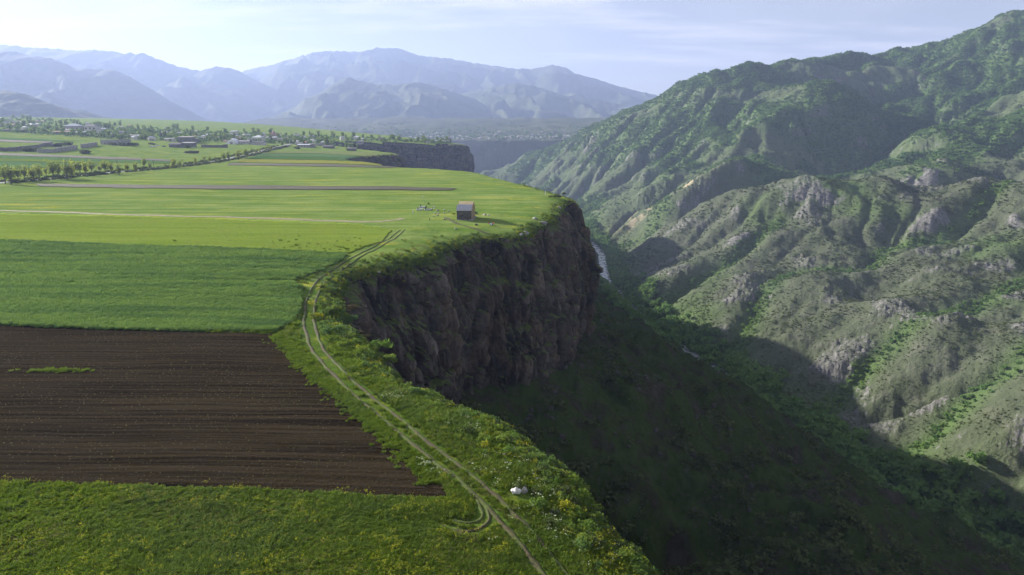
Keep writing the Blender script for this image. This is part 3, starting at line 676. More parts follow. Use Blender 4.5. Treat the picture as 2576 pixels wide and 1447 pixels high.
for it in range(30):
    eh[base_lock] = -204
    sl, bo, bd = lows(eh); pit = sl >= 0
    eh = np.where(pit, eh + sl*bd + 0.15, eh); rec = np.where(pit, idx, idx+bo); rec = np.clip(rec, 0, eh.size-1)
    o_ = np.argsort(-eh, axis=None).tolist(); rl = rec.ravel().tolist(); Ar = [1.0]*eh.size
    for c_i in o_:
        r_i = rl[c_i]
        if r_i != c_i: Ar[r_i] += Ar[c_i]
    Ar = np.array(Ar).reshape(eh.shape); S_l = np.maximum(-sl, 0)
    eh = eh - np.minimum(0.085*np.sqrt(np.minimum(Ar, 6000))*S_l, 0.6*S_l*bd)
    hp = np.pad(eh, 1, mode='edge'); lap = hp[:-2, 1:-1]+hp[2:, 1:-1]+hp[1:-1, :-2]+hp[1:-1, 2:]-4*eh
    eh = eh + 0.02*lap
def blur(h, n):
    for _ in range(n):
        hp = np.pad(h, 1, mode='edge'); h = (hp[:-2, 1:-1]+hp[2:, 1:-1]+hp[1:-1, :-2]+hp[1:-1, 2:]+4*h)/8
    return h
eflow = blur(np.log(Ar), 2); ecurv = blur(eh, 1)-blur(eh, 22)
def esamp(A, x, y):
    u = np.clip((x-EXs[0])/6.0, 0, len(EXs)-1.001); v = np.clip((y-EYs[0])/6.0, 0, len(EYs)-1.001); i0_ = v.astype(int); j0_ = u.astype(int); fu = u-j0_; fv = v-i0_
    return (A[i0_, j0_]*(1-fu)+A[i0_, j0_+1]*fu)*(1-fv)+(A[i0_+1, j0_]*(1-fu)+A[i0_+1, j0_+1]*fu)*fv
farm = sstep(1150, 1500, GY)
zr = esamp(eh, GX, GY); flow = esamp(eflow, GX, GY); curv = esamp(ecurv, GX, GY)
outm = sstep(0.0, 0.5, 0.10*curv + 0.9*fbm(GX/80, GY/80, 4, 101) - 0.05)*sstep(20, 60, dv)
zr = zr + sstep(8, 60, dv)*(1.3*fbm(GX/12, GY/12, 4, 97) + outm*(4.2+2.6*farm)*(ridged((GX+0.4*GY)/15, (GY-0.4*GX)/8, 4, 103, 0.6)-0.3))
gd = np.full(GX.shape, 1e9)
for g in GUL: gd = np.minimum(gd, np.abs(sd_line(g, GX, GY, 3, 4)))
GZ = zl*(1-right) + zr*right
GZ = np.where(dv < 16, np.minimum(GZ, -203 + np.maximum(dv-9, 0)*0.5), GZ)
# slope measure
gzr = np.gradient(GZ, axis=0)/np.gradient(R2, axis=0); gza = np.gradient(GZ, axis=1)/(np.gradient(A_2, axis=1)*R2)
slope = np.hypot(gzr, gza)
rock = np.clip(0.50*outm + 0.4*sstep(0.8, 1.5, slope)*right + 0.2*sstep(0.1, 0.5, fbm(GX/140, GY/140, 4, 105)) - 0.25*sstep(3.0, 5.0, flow), 0, 1)
forest = sstep(-0.15, 0.45, fbm(GX/230, GY/230, 4, 111) + 0.5*farm*sstep(-140, 60, GZ) - 0.25*(1-farm))
gul = 0.9*np.exp(-(gd/(13+14*farm))**2) + 0.75*sstep(3.4, 5.6, flow) + 0.9*np.exp(-(np.maximum(dv-10, 0)/26)**2)
green = np.clip(0.75*forest + 0.9*gul + 0.35*farm, 0, 1); rock = rock*(1-0.4*farm)
tanm = np.zeros(GX.shape)
for q in ypts([(1660,525,1420),(1720,520,1390),(1600,535,1420)]): tanm = np.maximum(tanm, np.exp(-(((GX-q[0])/38)**2+((GY-q[1])/26)**2)))
tanm *= sstep(-0.2, 0.3, fbm(GX/20, GY/20, 3, 112))*0.9
rock *= 1-0.8*tanm
GFG = grid_faces(*GX.shape)
ok = (sdr > -4); okc = ok[:-1, :-1] & ok[1:, 1:] & ok[:-1, 1:] & ok[1:, :-1]
rt = right[:-1, :-1] > 0.5
VG = np.stack([GX, GY, GZ], -1).reshape(-1, 3)
at_ = {'rock': rock.ravel(), 'green': green.ravel(), 'tan': tanm.ravel()}
VV, FF, aa = compact(VG, GFG[okc & rt], at_)
link('gorge_hillside', mesh_np('gorge_hillside', VV, FF[:, ::-1], 'gorge_slope', attrs=aa), label='rocky shrub dotted hills and wooded mountain on the far side of the gorge', cat='hillside', kind='structure')
VV, FF, aa = compact(VG, GFG[okc & ~rt])
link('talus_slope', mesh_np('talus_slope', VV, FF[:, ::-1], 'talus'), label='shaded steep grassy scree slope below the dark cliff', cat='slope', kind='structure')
P = RIV; t = np.gradient(P, axis=0); t /= np.linalg.norm(t, axis=1)[:, None]; n = np.stack([t[:, 1], -t[:, 0]], 1)
wd = 10.0 + 2.5*perlin(np.arange(len(P))/4.0, 0*P[:, 0], 6)
V = np.stack([np.c_[P - n*(wd[:, None]), np.full(len(P), -201.2)], np.c_[P + n*(wd[:, None]), np.full(len(P), -201.2)]], 1).reshape(-1, 3)
link('river', mesh_np('river', V, grid_faces(len(P), 2).reshape(-1, 4)[:, ::-1], 'river_water'), label='pale river winding along the bottom of the gorge', cat='river', kind='structure')

# ------------------------------------------------------------------ far side of the gorge and the mountain ranges
x_ = np.linspace(-1500, 1100, 240); y_ = np.r_[np.linspace(2880, 3120, 50), np.linspace(3140, 4300, 60)]
Y_, X_ = np.meshgrid(y_, x_, indexing='ij')
edge = 3010 + 30*perlin(X_/120, 0*X_, 121) + 60*perlin(X_/420, 0*X_+4, 122)
Z_ = -230 + 205*sstep(-70, 10, Y_-edge+12*fbm(X_/25, Y_/25, 3, 123)) + np.maximum(Y_-edge, 0)*0.085 + 8*fbm(X_/150, Y_/150, 4, 124)*sstep(0, 200, Y_-edge)
V = np.stack([X_, Y_, Z_], -1).reshape(-1, 3)
link('far_plateau', mesh_np('far_plateau', V, grid_faces(*X_.shape).reshape(-1, 4), 'mountain'), label='hazy plateau with a cliff edge beyond the gorge', cat='plateau', kind='structure')
def far_z(x, y):
    i = np.argmin(np.abs(y_-y)); j = np.argmin(np.abs(x_-x)); return Z_[i, j]
def mountain(name, pts, Yd, zf, df, db, label, seed, spur=0.35, w=420, nx=320, ny=90):
    p = np.array([at_y(px, py, Yd) for px, py in pts]); xs = np.linspace(p[0, 0], p[-1, 0], nx)
    cr = np.interp(xs, p[:, 0], p[:, 2])
    cr = cr + 0.016*(cr-zf)*fbm(xs/(w*0.12), xs*0+seed, 4, seed+1)
    dd = np.r_[np.linspace(-df, 0, int(ny*0.7)), np.linspace(0, db, int(ny*0.3))[1:]]
    D, X = np.meshgrid(dd, xs, indexing='ij'); q = np.where(D < 0, 1+D/df, 1-D/db); q = np.clip(q, 0, 1)
    prof = q**1.25; cw = np.broadcast_to(cr, X.shape)
    wx_ = 0.5*w*fbm(X/(w*1.3), D/(w*1.3), 3, seed+5)
    sp = ridged((X+wx_+0.35*D)/w, D/(w*2.6), 4, seed+7, 0.4)-0.52
    Z = zf + (cw-zf)*prof + spur*(cw-zf)*sp*(4*q*(1-q))**0.8 + 10*fbm(X/70, D/70, 3, seed+9)*np.minimum(1, 5*(1-q))*q
    V = np.stack([X, Yd+D, Z], -1).reshape(-1, 3)
    return link(name, mesh_np(name, V, grid_faces(*X.shape).reshape(-1, 4), 'mountain'), label=label, cat='mountain', kind='structure')
mountain('far_mountain', [(-900,150),(-500,125),(-200,118),(0,112),(60,118),(130,122),(200,128),(240,125),(300,131),(318,138),(330,131),(345,138),(360,133),(400,150),(450,168),(505,179),(520,174),(545,168),(575,170),(605,181),(650,205),(700,228),(760,262),(820,295),(900,335)], 7600, -40, 2600, 900, 'pale blue long mountain range along the left skyline', 200, 0.4, 600)
mountain('far_mountain', [(430,240),(560,200),(620,177),(700,160),(760,141),(800,131),(850,128),(900,131),(955,121),(975,123),(1000,121),(1050,139),(1130,148),(1200,160),(1300,174),(1350,172),(1390,164),(1415,170),(1440,184),(1500,199),(1560,219),(1620,234),(1680,246),(1800,262),(2000,280)], 9400, -60, 3400, 900, 'broad pale mountain massif in the middle of the skyline', 230, 0.5, 800)
mountain('far_mountain', [(-800,120),(-300,118),(0,132),(40,130),(80,142),(130,148),(165,160),(200,175),(250,173),(285,176),(330,196),(400,236),(450,270),(500,297),(580,322),(700,345)], 5400, 20, 2000, 900, 'blue grey wooded mountain behind the left end of the village', 260, 0.5, 480)
mountain('far_hill', [(-900,180),(-400,190),(0,228),(30,229),(60,238),(130,262),(200,290),(260,309),(330,326)], 3000, 30, 800, 700, 'low green hill rising behind the village at left edge', 290, 0.4, 260)
mountain('far_mountain', [(560,345),(640,330),(690,318),(720,292),(760,268),(800,243),(830,222),(850,206),(865,198),(880,194),(897,202),(920,206),(950,214),(985,212),(1010,211),(1060,208),(1110,222),(1150,234),(1200,252),(1260,290),(1330,330)], 6200, -20, 1700, 900, 'hazy craggy peak in front of the pale massif', 320, 0.5, 520)
mountain('far_mountain', [(1000,345),(1080,285),(1140,240),(1200,228),(1260,216),(1300,210),(1350,219),(1420,240),(1500,250),(1560,263),(1620,276),(1700,290),(1900,320)], 7000, -40, 2000, 900, 'hazy rolling foothills above the far village', 350, 0.5, 560)

# ------------------------------------------------------------------ plants used as ground cover
def coll(name, meshes):
    c = bpy.data.collections.new(name)
    for m in meshes: c.objects.link(bpy.data.objects.new(name+'_piece', m))
    return c
def scatter(name, pts, scl, collection, npick, label, cat, tilt=0.15, squash=None, seed=0):
    r = np.random.default_rng(seed+500); n = len(pts)
    me = bpy.data.meshes.new(name); me.vertices.add(n); me.vertices.foreach_set('co', np.ascontiguousarray(pts, dtype=np.float32).ravel())
    a = me.attributes.new('scl', 'FLOAT', 'POINT'); a.data.foreach_set('value', np.ascontiguousarray(scl, dtype=np.float32))
    rot = np.stack([r.normal(0, tilt, n), r.normal(0, tilt, n), r.random(n)*6.283], 1)
    a = me.attributes.new('rot', 'FLOAT_VECTOR', 'POINT'); a.data.foreach_set('vector', rot.astype(np.float32).ravel())
    a = me.attributes.new('pick', 'INT', 'POINT'); a.data.foreach_set('value', r.integers(0, npick, n).astype(np.int32))
    o = link(name, me, label=label, cat=cat, kind='stuff')
    ng = bpy.data.node_groups.new(name, 'GeometryNodeTree')
    ng.interface.new_socket('Geometry', in_out='INPUT', socket_type='NodeSocketGeometry'); ng.interface.new_socket('Geometry', in_out='OUTPUT', socket_type='NodeSocketGeometry')
    N = ng.nodes; gi = N.new('NodeGroupInput'); go = N.new('NodeGroupOutput'); ip = N.new('GeometryNodeInstanceOnPoints'); ci = N.new('GeometryNodeCollectionInfo')
    ci.inputs['Collection'].default_value = collection; ci.inputs['Separate Children'].default_value = True; ci.inputs['Reset Children'].default_value = True
    def na(nm, ty):
        q = N.new('GeometryNodeInputNamedAttribute'); q.data_type = ty; q.inputs['Name'].default_value = nm; return next(s for s in q.outputs if s.enabled and s.name == 'Attribute')
    er_ = N.new('FunctionNodeEulerToRotation'); Lk = ng.links.new
    Lk(gi.outputs[0], ip.inputs['Points']); Lk(ci.outputs[0], ip.inputs['Instance']); ip.inputs['Pick Instance'].default_value = True
    Lk(na('pick', 'INT'), ip.inputs['Instance Index']); Lk(na('rot', 'FLOAT_VECTOR'), er_.inputs[0]); Lk(er_.outputs[0], ip.inputs['Rotation'])
    Lk(na('scl', 'FLOAT'), ip.inputs['Scale']); Lk(ip.outputs[0], go.inputs[0])
    md = o.modifiers.new('scatter', 'NODES'); md.node_group = ng
    return o
def blade_mesh(nm, mat, n, rad, h, w, seed, spread=0.5):
    V, Fq = blades(n, rad, h, w, seed, spread); return mesh_np(nm, V, Fq, mat, smooth=False)
def leaf_mesh(nm, mat, blobs, n, size, seed, flat=0.0, shell=0.45):
    V, Fq = leaves(blobs, n, size, seed, shell, flat); return mesh_np(nm, V, Fq, mat, smooth=False)
grassC = coll('grass_tuft', [blade_mesh('grass_tuft', 'grass_leaf', 26, 0.30, 0.34, 0.035, s, 0.7) for s in range(4)])
drygC = coll('dry_tuft', [blade_mesh('dry_tuft', 'dry_grass_leaf', 18, 0.25, 0.30, 0.025, s, 0.7) for s in range(10, 13)])
seedC = coll('seedling', [blade_mesh('seedling', 'seedling_leaf', 12, 0.25, 0.35, 0.05, s, 0.9) for s in range(14, 17)])
wheatC = coll('wheat_tuft', [blade_mesh('wheat_tuft', 'wheat_leaf', 30, 0.45, 0.42, 0.035, s, 0.45) for s in range(20, 24)])
def fl(nm, mat, s, n=16, size=0.045, h=0.4):
    r = np.random.default_rng(s); B = [(r.normal()*0.2, r.normal()*0.2, h*(0.7+0.5*r.random()), 0.10, 0.10, 0.04) for _ in range(5)]
    return leaf_mesh(nm, mat, B, n, size, s, 0.8)
flowC = coll('yellow_flower', [fl('yellow_flower', 'flower_leaf', s, 20, 0.04) for s in range(30, 33)])
wflowC = coll('white_flower', [fl('white_flower', 'white_flower_leaf', s, 12, 0.05, 0.35) for s in range(40, 43)])
def fennel(s, mat='fennel_leaf', n=170, size=0.075):
    r = np.random.default_rng(s); B = []
    for _ in range(7):
        a = r.random()*6.28; q = 0.45*r.random(); B.append((math.cos(a)*q, math.sin(a)*q, 0.18+0.35*r.random()*(1-q), 0.28, 0.28, 0.20))
    return leaf_mesh('herb_clump', mat, B, n, size, s, 0.5)
fenC = coll('herb_clump', [fennel(s) for s in range(50, 54)] + [fennel(54, 'flower_leaf', 120, 0.06), fennel(55, 'shrub_leaf', 150)])
def bush(s, mat, n=70, size=0.28, blob=4):
    r = np.random.default_rng(s); B = [(r.normal()*0.4, r.normal()*0.4, 0.35+0.35*r.random(), 0.5+0.2*r.random(), 0.5+0.2*r.random(), 0.35+0.2*r.random()) for _ in range(blob)]
    return leaf_mesh('shrub', mat, B, n, size, s, 0.3)
shrubC = coll('shrub', [bush(s, 'shrub_leaf', 60, 0.26) for s in range(60, 64)])
def ftree(s, mat='forest_leaf'):
    r = np.random.default_rng(s); B = [(r.normal()*0.35, r.normal()*0.35, 0.5+0.7*r.random(), 0.4+0.2*r.random(), 0.4+0.2*r.random(), 0.35) for _ in range(5)]
    V, Fq = leaves(B, 75, 0.27, s, 0.4, 0.3); return mesh_np('forest_tree', V, Fq, mat, smooth=False)
forC = coll('forest_tree', [ftree(s) for s in range(70, 75)])

# --- where they grow on the plateau
def samp(n, r0, r1, a0, a1, pw=1.0, seed=0):
    q = np.random.default_rng(seed); e = q.random(n)
    if pw == 1.0: r = r0+(r1-r0)*e
    else: r = (r0**(1-pw)+(r1**(1-pw)-r0**(1-pw))*e)**(1/(1-pw))
    a = np.radians(a0+(a1-a0)*q.random(n)); return r*np.sin(a), r*np.cos(a)
fpoly = [GP(f[4]) for f in FIELDS[:4]]
def infield(x, y):
    m = np.zeros(x.shape, bool)
    for p in fpoly[:3]: m |= pip(x, y, p)
    return m
DR = resample(catmull(GP([(-160,524),(0,529),(180,536),(300,541),(600,547),(800,553),(930,558),(1000,553),(1012,550)]), 6), lambda r: 4.0)
FP = resample(catmull(GP([(1120,548),(1150,561),(1175,567),(1210,574),(1235,577)]), 6), lambda r: 2.0)
RUTS = [TR-tnm*0.85, TR+tnm*0.85] + [resample(catmull(GP([reg7(*q) for q in l_]), 6), lambda r: 0.6) for l_ in (((560,985),(650,1010),(780,1022),(890,985),(950,925),(940,860),(900,800)), ((650,940),(760,960),(860,930),(880,880),(850,800),(840,740)))]
def rutd(x, y): return np.min([np.abs(sd_line(q, x, y, 3, 4)) for q in RUTS], axis=0)
ROCKS = GP([(1296, 1216), (1319, 1212), (1461, 1276)])
def rockd(x, y): return np.min([np.hypot(x-a_[0]-.1, (y-a_[1]+.5)*.8) for a_ in ROCKS], axis=0)
def place(x, y, up=0.0):
    sd = sd_rim(x, y); return np.stack([x, y, z_plateau(x, y, sd)+up], 1), sd
# near meadow and verges
x, y = samp(165000, 38, 330, -46, 16, 1.55, 1)
m = ~infield(x, y); x, y = x[m], y[m]; P, sd = place(x, y); rd = rutd(x, y); r = np.hypot(x, y)
dens = np.where(r < 62, 1.0, 0.75)*sstep(0.35, 0.75, rd+0.15*perlin(x, y, 7)-np.clip((r-60)/90, 0, 1.3))*sstep(220, 95, r)*sstep(1.5, 2.6, np.minimum(np.abs(sd_line(DR, x, y, 2, 3)), np.abs(sd_line(FP, x, y, 2, 3))))
m = (sd < -0.6) & (rng.random(len(x)) < dens) & (rockd(x, y) > 1.1); P, r, sd, x, y = P[m], r[m], sd[m], x[m], y[m]
s = (0.75+0.6*rng.random(len(P)))*np.clip(r/80, 0.7, 1.3)*(1+0.35*perlin(x/3.5, y/3.5, 15)); s *= np.where(sd > -9, 1.25, 0.9)
isdry = rng.random(len(P)) < np.clip(0.15+0.5*perlin(x/7, y/7, 16)+0.25*sstep(90, 200, r), 0, 0.75)
scatter('meadow_grass', P[~isdry], s[~isdry], grassC, 4, 'green grass tufts covering the meadow and verges of the track', 'grass', 0.2, seed=1)
scatter('dry_grass', P[isdry], s[isdry], drygC, 3, 'paler dry grass tufts mixed into the meadow', 'grass', 0.2, seed=2)
# wheat
x, y = samp(100000, 85, 300, -46, -2, 1.4, 3)
m = pip(x, y, fpoly[1]) | pip(x, y, fpoly[2]); x, y = x[m], y[m]; P, sd = place(x, y, 0.28); r = np.hypot(x, y)
scatter('wheat_plants', P, (0.6+0.4*rng.random(len(P)))*np.clip(r/110, 0.8, 1.7), wheatC, 4, 'dense young wheat plants standing in the wheat fields', 'crop', 0.12, seed=3)
# seedlings in drilled rows on the ploughed field
q = fpoly[0]; X0, Y0 = q.min(0); X1, Y1 = q.max(0); lines = np.arange(Y0-6, Y1+6, 0.62); xs_ = []; ys_ = []
for i, yl in enumerate(lines):
    k = int((X1-max(X0, -95))/0.55); xx = np.linspace(max(X0, -95), X1, k)+rng.normal(0, 0.18, k); xs_.append(xx); ys_.append(yl - 0.043*(xx-0)+rng.normal(0, 0.04, k))
x = np.concatenate(xs_); y = np.concatenate(ys_); m = pip(x, y, q) & (rng.random(len(x)) < np.clip(0.38+0.5*perlin(x/14, y/5, 19), 0.06, 0.9)); x, y = x[m], y[m]
P, sd = place(x, y, 0.05); scatter('seedlings', P, 0.10+0.12*rng.random(len(P)), seedC, 3, 'tiny seedlings in drilled rows on the ploughed field', 'crop', 0.2, seed=4)
# green fringe where weeds creep onto the soil, and the weedy patch
bx = GP([(705,835),(735,868),(800,932),(880,997),(960,1067),(1040,1137),(1100,1194)]); bl = resample(catmull(bx, 8), lambda r: 1.0)
n = 2600; k = rng.integers(0, len(bl), n); e = np.abs(rng.normal(0, 0.7, n)); x = bl[k, 0]-e*0.85+rng.normal(0, .5, n); y = bl[k, 1]-e*0.5+rng.normal(0, .5, n)
pt = np.array(G(146, 929)); k2 = 150; x = np.r_[x, pt[0]+rng.normal(0, 2.4, k2)]; y = np.r_[y, pt[1]+rng.normal(0, 0.35, k2)]
m = rng.random(len(x)) < 0.55+0.5*perlin(x/3, y/3, 23); P, sd = place(x[m], y[m], 0.05)
scatter('field_weeds', P, 0.45+0.5*rng.random(len(P)), grassC, 4, 'weeds creeping onto the right edge of the ploughed field', 'weeds', 0.2, seed=5)
# flowers
x, y = samp(17000, 38, 190, -46, 16, 1.5, 6); m = ~infield(x, y) & (perlin(x/5.5, y/3.5, 25)+0.5*perlin(x/1.7, y/1.7, 26) +0.45*rng.normal(size=len(x)) > np.where(np.hypot(x, y) < 62, 0.45, 0.6)); x, y = x[m], y[m]
P, sd = place(x, y, 0.12); m = (sd < -1) & (rutd(x, y) > 0.7) & (rockd(x, y) > 1.1); P = P[m]
scatter('yellow_flowers', P, 0.8+0.7*rng.random(len(P)), flowC, 3, 'yellow wild flowers in drifts across the foreground meadow', 'flowers', 0.1, seed=6)
wf = [(1310,1150,3.2,1.6),(1420,1250,4,2.2),(1190,1040,2.2,1.4),(1330,1215,2.5,2),(985,985,1.2,.7),(1090,1165,1.3,.8),(1440,1320,2.5,1.6)]
x = np.concatenate([np.array(G(a, b_))[0]+rng.normal(0, sx, 26) for a, b_, sx, sy in wf]); y = np.concatenate([np.array(G(a, b_))[1]+rng.normal(0, sy, 26) for a, b_, sx, sy in wf])
P, sd = place(x, y, 0.1); m = (sd < -0.8) & (rutd(x, y) > 0.6); P = P[m]
scatter('white_flowers', P, 0.7+0.5*rng.random(len(P)), wflowC, 3, 'white wild flowers in patches along the cliff verge', 'flowers', 0.1, seed=7)
# thick herbs along the rim
seg = np.hypot(RIM[:, 0], RIM[:, 1]); i0 = np.where((RIM[:, 1] > 20) & (seg < 420))[0]
n = 9000; k = rng.choice(i0, n, p=(lambda w: w/w.sum())(np.clip(90/seg[i0], 0.3, 1.6))); e = np.abs(rng.normal(0, 1.0, n))**1.2*1.7
nn = nrm_[k]; x = RIM[k, 0]-nn[:, 0]*(e+0.1)+rng.normal(0, .3, n); y = RIM[k, 1]-nn[:, 1]*(e+0.1)+rng.normal(0, .4, n)
lush = 0.5+0.6*perlin(x/6, y/6, 27)+0.3*perlin(x/2, y/2, 28); m = rng.random(n) < lush+0.2; x, y = x[m], y[m]; P, sd = place(x, y)
P[:, 2] -= np.maximum(sd, 0)*1.2; r = np.hypot(x, y)
scatter('rim_herbs', P, (0.6+1.2*rng.random(len(P))**1.8)*np.clip(r/90, 0.95, 1.25)*np.where(r > 140, 0.7, 1.0), fenC, 6, 'fluffy yellow green herbs crowding the cliff rim', 'herbs', 0.2, seed=8)
# plants on cliff ledges: where the face leans back
du = np.gradient(V[:1], axis=0) if False else None
Pc = np.stack([CX, CY, CZ], -1); e1 = np.gradient(Pc, axis=0); e2 = np.gradient(Pc, axis=1); nc_ = np.cross(e1, e2); nc_ /= np.linalg.norm(nc_, axis=-1)[..., None]+1e-9
cand = np.argwhere((np.abs(nc_[..., 2]) > 0.75) & (VV_ > 0.03) & (VV_ < 0.8) & (np.hypot(CX, CY) < 420)); cand = cand[rng.permutation(len(cand))[:600]]
P = Pc[cand[:, 0], cand[:, 1]]; scatter('ledge_plants', P, 0.5+0.9*rng.random(len(P)), fenC, 6, 'small green plants rooted on ledges of the dark cliff', 'plants', 0.3, seed=9)

# --- shrubs and woods of the gorge
cellA = (R2*np.gradient(R2, axis=0)*np.gradient(A_2, axis=1))
def gpick(n, dens, seed):
    q = np.random.default_rng(seed); w = (cellA*dens)[1:-1, 1:-1]; w = np.where(ok[1:-1, 1:-1] & (sdr[1:-1, 1:-1] > 3), w, 0).ravel(); w = w/w.sum()
    i = q.choice(len(w), n, p=w); a_, b_ = np.unravel_index(i, cellA[1:-1, 1:-1].shape); a_ += 1; b_ += 1
    fx = q.random(n)-0.5; fy = q.random(n)-0.5; a2 = a_+np.where(fx > 0, 1, -1); b2 = b_+np.where(fy > 0, 1, -1); fx = np.abs(fx)[:, None]; fy = np.abs(fy)[:, None]
    g_ = lambda i_, j_: np.stack([GX[i_, j_], GY[i_, j_], GZ[i_, j_]], 1)
    return g_(a_, b_)*(1-fx-fy)+g_(a2, b_)*fx+g_(a_, b2)*fy, a_, b_
vis = sstep(2900, 2500, GY)
dens = right*vis*sstep(10, 20, dv)*(0.25+0.9*sstep(-0.3, 0.3, fbm(GX/60, GY/60, 3, 131)))*(1-0.7*rock)*(1-0.9*tanm)*(1-0.5*farm)*np.clip(700/R2, 0.3, 2.2)**1.4
P, a_, b_ = gpick(70000, dens, 41)
scatter('gorge_shrubs', P-[0, 0, 0.2], (0.35+1.3*rng.random(len(P))**3)*np.clip(np.hypot(P[:, 0], P[:, 1])/800, 0.75, 1.7), shrubC, 4, 'countless dark shrubs dotting the rocky gorge hills', 'shrubs', 0.1, seed=11)
winm_ = ((GY > 575) & (GY < 690)) | ((GY > 1000) & (GY < 1450))
dens = np.where(winm_ & (sdv < 0) & (dv < 45), 0, vis)*sstep(8.5, 10, dv+3*perlin(GX/25, GY/25, 140))*np.maximum(right, np.exp(-(dv/30)**2))*(sstep(0.35, 0.9, gul)*1.3*(1-0.5*farm) + farm*sstep(0.1, 0.7, forest+0.35*gul)*1.0)*(1-0.6*np.clip(rock*1.4, 0, 1))
P, a_, b_ = gpick(96000, dens, 42)
scatter('gorge_woods', P-[0, 0, 0.4], (1.0+2.9*rng.random(len(P))**1.6)*np.clip(np.hypot(P[:, 0], P[:, 1])/1300, 0.8, 1.2), forC, 5, 'broadleaf woods in the gullies and on the mountain across the gorge', 'woods', 0.1, seed=12)
n = 8000; k = rng.choice(np.arange(10, len(RIV)-12), n); L_ = RIV[k]; tr_ = np.gradient(RIV, axis=0)[k]; tr_ /= np.linalg.norm(tr_, axis=1)[:, None]; nr_ = np.stack([tr_[:, 1], -tr_[:, 0]], 1)
side = np.where(rng.random(n) < 0.6, -1, 1); o_ = side*(8.5+np.abs(rng.normal(0, 11, n))); jit = rng.uniform(-7, 7, n)[:, None]
Q = L_+nr_*o_[:, None]+tr_*jit; Yq = Q[:, 1]; openw = ((Yq > 1000) & (Yq < 1450)) | ((Yq > 575) & (Yq < 690))
m = (Yq > 240) & (Yq < 2000) & ~(openw & (side < 0) & (np.abs(o_) < 34)) & ((np.abs(o_) < 20) | (rng.random(n) < .7))
Q = Q[m]; rq = np.hypot(Q[:, 0], Q[:, 1]); ia = np.clip(np.searchsorted(rr, rq), 1, len(rr)-1); ib = np.clip(np.searchsorted(raz, np.arctan2(Q[:, 0], Q[:, 1])), 1, len(raz)-1)
P = np.c_[Q, GZ[ia, ib]]
scatter('riverside_trees', P, 4.5+4.5*rng.random(len(P)), forC, 5, 'dense dark trees crowding both banks of the river', 'trees', .1, seed=18)
dens = (1-right)*sstep(3, 12, sdr)*np.clip(300/R2, 0.2, 1.5)*sstep(-0.1, 0.5, fbm(GX/30, GY/30, 3, 133)+0.6*gul)*sstep(10, 20, dv)
P, a_, b_ = gpick(9500, dens, 43)
scatter('talus_shrubs', P-[0, 0, 0.2], 0.5+2.8*rng.random(len(P))**3, shrubC, 4, 'dark shrubs on the shaded slope under the cliff', 'shrubs', 0.1, seed=13)
# scree stones
def stone_mesh(s, mat, sub=2, sx=1, sy=0.8, sz=0.6, rough=0.35):
    bm = bmesh.new(); bmesh.ops.create_icosphere(bm, subdivisions=sub, radius=1); q = random.Random(s); k = [q.uniform(-5, 5) for _ in range(6)]
    pl = [(Vector((q.gauss(0, 1), q.gauss(0, 1), q.gauss(0, 1))).normalized(), q.uniform(0.55, 0.85)) for _ in range(7)]
    for v in bm.verts:
        c = v.co.copy()
        for nn_, d in pl:
            t = c.dot(nn_)
            if t > d: c -= nn_*(t-d)
        c *= 1+rough*0.3*math.sin(c.x*3+k[0])*math.sin(c.y*4+k[1])*math.sin(c.z*3.5+k[2])
        v.co = (c.x*sx, c.y*sy, c.z*sz)
    return bmesh_to(bm, 'stone', mat)
screeC = coll('scree_stone', [stone_mesh(s, 'scree_rock', 1) for s in range(3)])
dens = (1-right)*sstep(1, 6, sdr)*sstep(120, 20, sdr)*np.clip(200/R2, 0.2, 2)*sstep(0.0, 0.5, fbm(GX/18, GY/18, 3, 134))
P, a_, b_ = gpick(5000, dens, 44)
scatter('scree_stones', P, 0.2+1.5*rng.random(len(P))**5, screeC, 3, 'fallen stones scattered on the shaded scree', 'stones', 1.0, seed=14)

# ------------------------------------------------------------------ the chapel and what stands about it
gx, gy = [float(v) for v in G(1168, 553)]
ch = empty('chapel', (gx, gy, float(zp(gx, gy)[0])-0.15), R(-4), 'small stone chapel with grey and yellow ribbed roofs near the cliff edge', 'chapel')
W2 = 2.65
link('front_wall', prism('front_wall', [(-0.0, 0), (-0.0, 3.55), (2.5, 5.15), (2.5, 0)], 'x', -W2, W2-0.12, 'dark_basalt_wall'), ch, label='dark basalt front wall')
link('nave_wall', prism('nave_wall', [(0.06, 0), (0.06, 3.45), (4.85, 6.05), (9.6, 3.45), (9.6, 0)], 'x', -W2+0.4, W2, 'tuff_wall'), ch, label='tan tuff side wall')
def slope_roof(nm, x0, x1, y0, z0, y1, z1, mat, rib_mat, nrib, th=0.1):
    pr = link(nm, prism(nm, [(y0, z0), (y1, z1), (y1, z1+th), (y0, z0+th)], 'x', x0, x1, mat), ch)
    rm = prism('roof_rib', [(y0, z0+th), (y1, z1+th), (y1, z1+th+0.10), (y0, z0+th+0.10)], 'x', -0.045, 0.045, rib_mat)
    for i in range(nrib):
        o = link('roof_rib', rm, pr); o.location.x = x0+0.05+(x1-x0-0.1)*i/(nrib-1)
    return pr
slope_roof('grey_roof', -W2-0.15, W2-0.05, -0.3, 3.40, 2.42, 5.25, 'metal_roof', 'metal_seam', 12)
slope_roof('grey_roof', -W2-0.15, W2-0.05, 4.2, 4.1, 2.44, 5.25, 'metal_roof', 'metal_seam', 12)
slope_roof('yellow_roof', -W2+0.25, W2+0.15, -0.1, 3.50, 4.85, 6.15, 'yellow_roof', 'yellow_seam', 13)
slope_roof('yellow_roof', -W2+0.25, W2+0.15, 9.8, 3.45, 4.87, 6.15, 'yellow_roof', 'yellow_seam', 13)
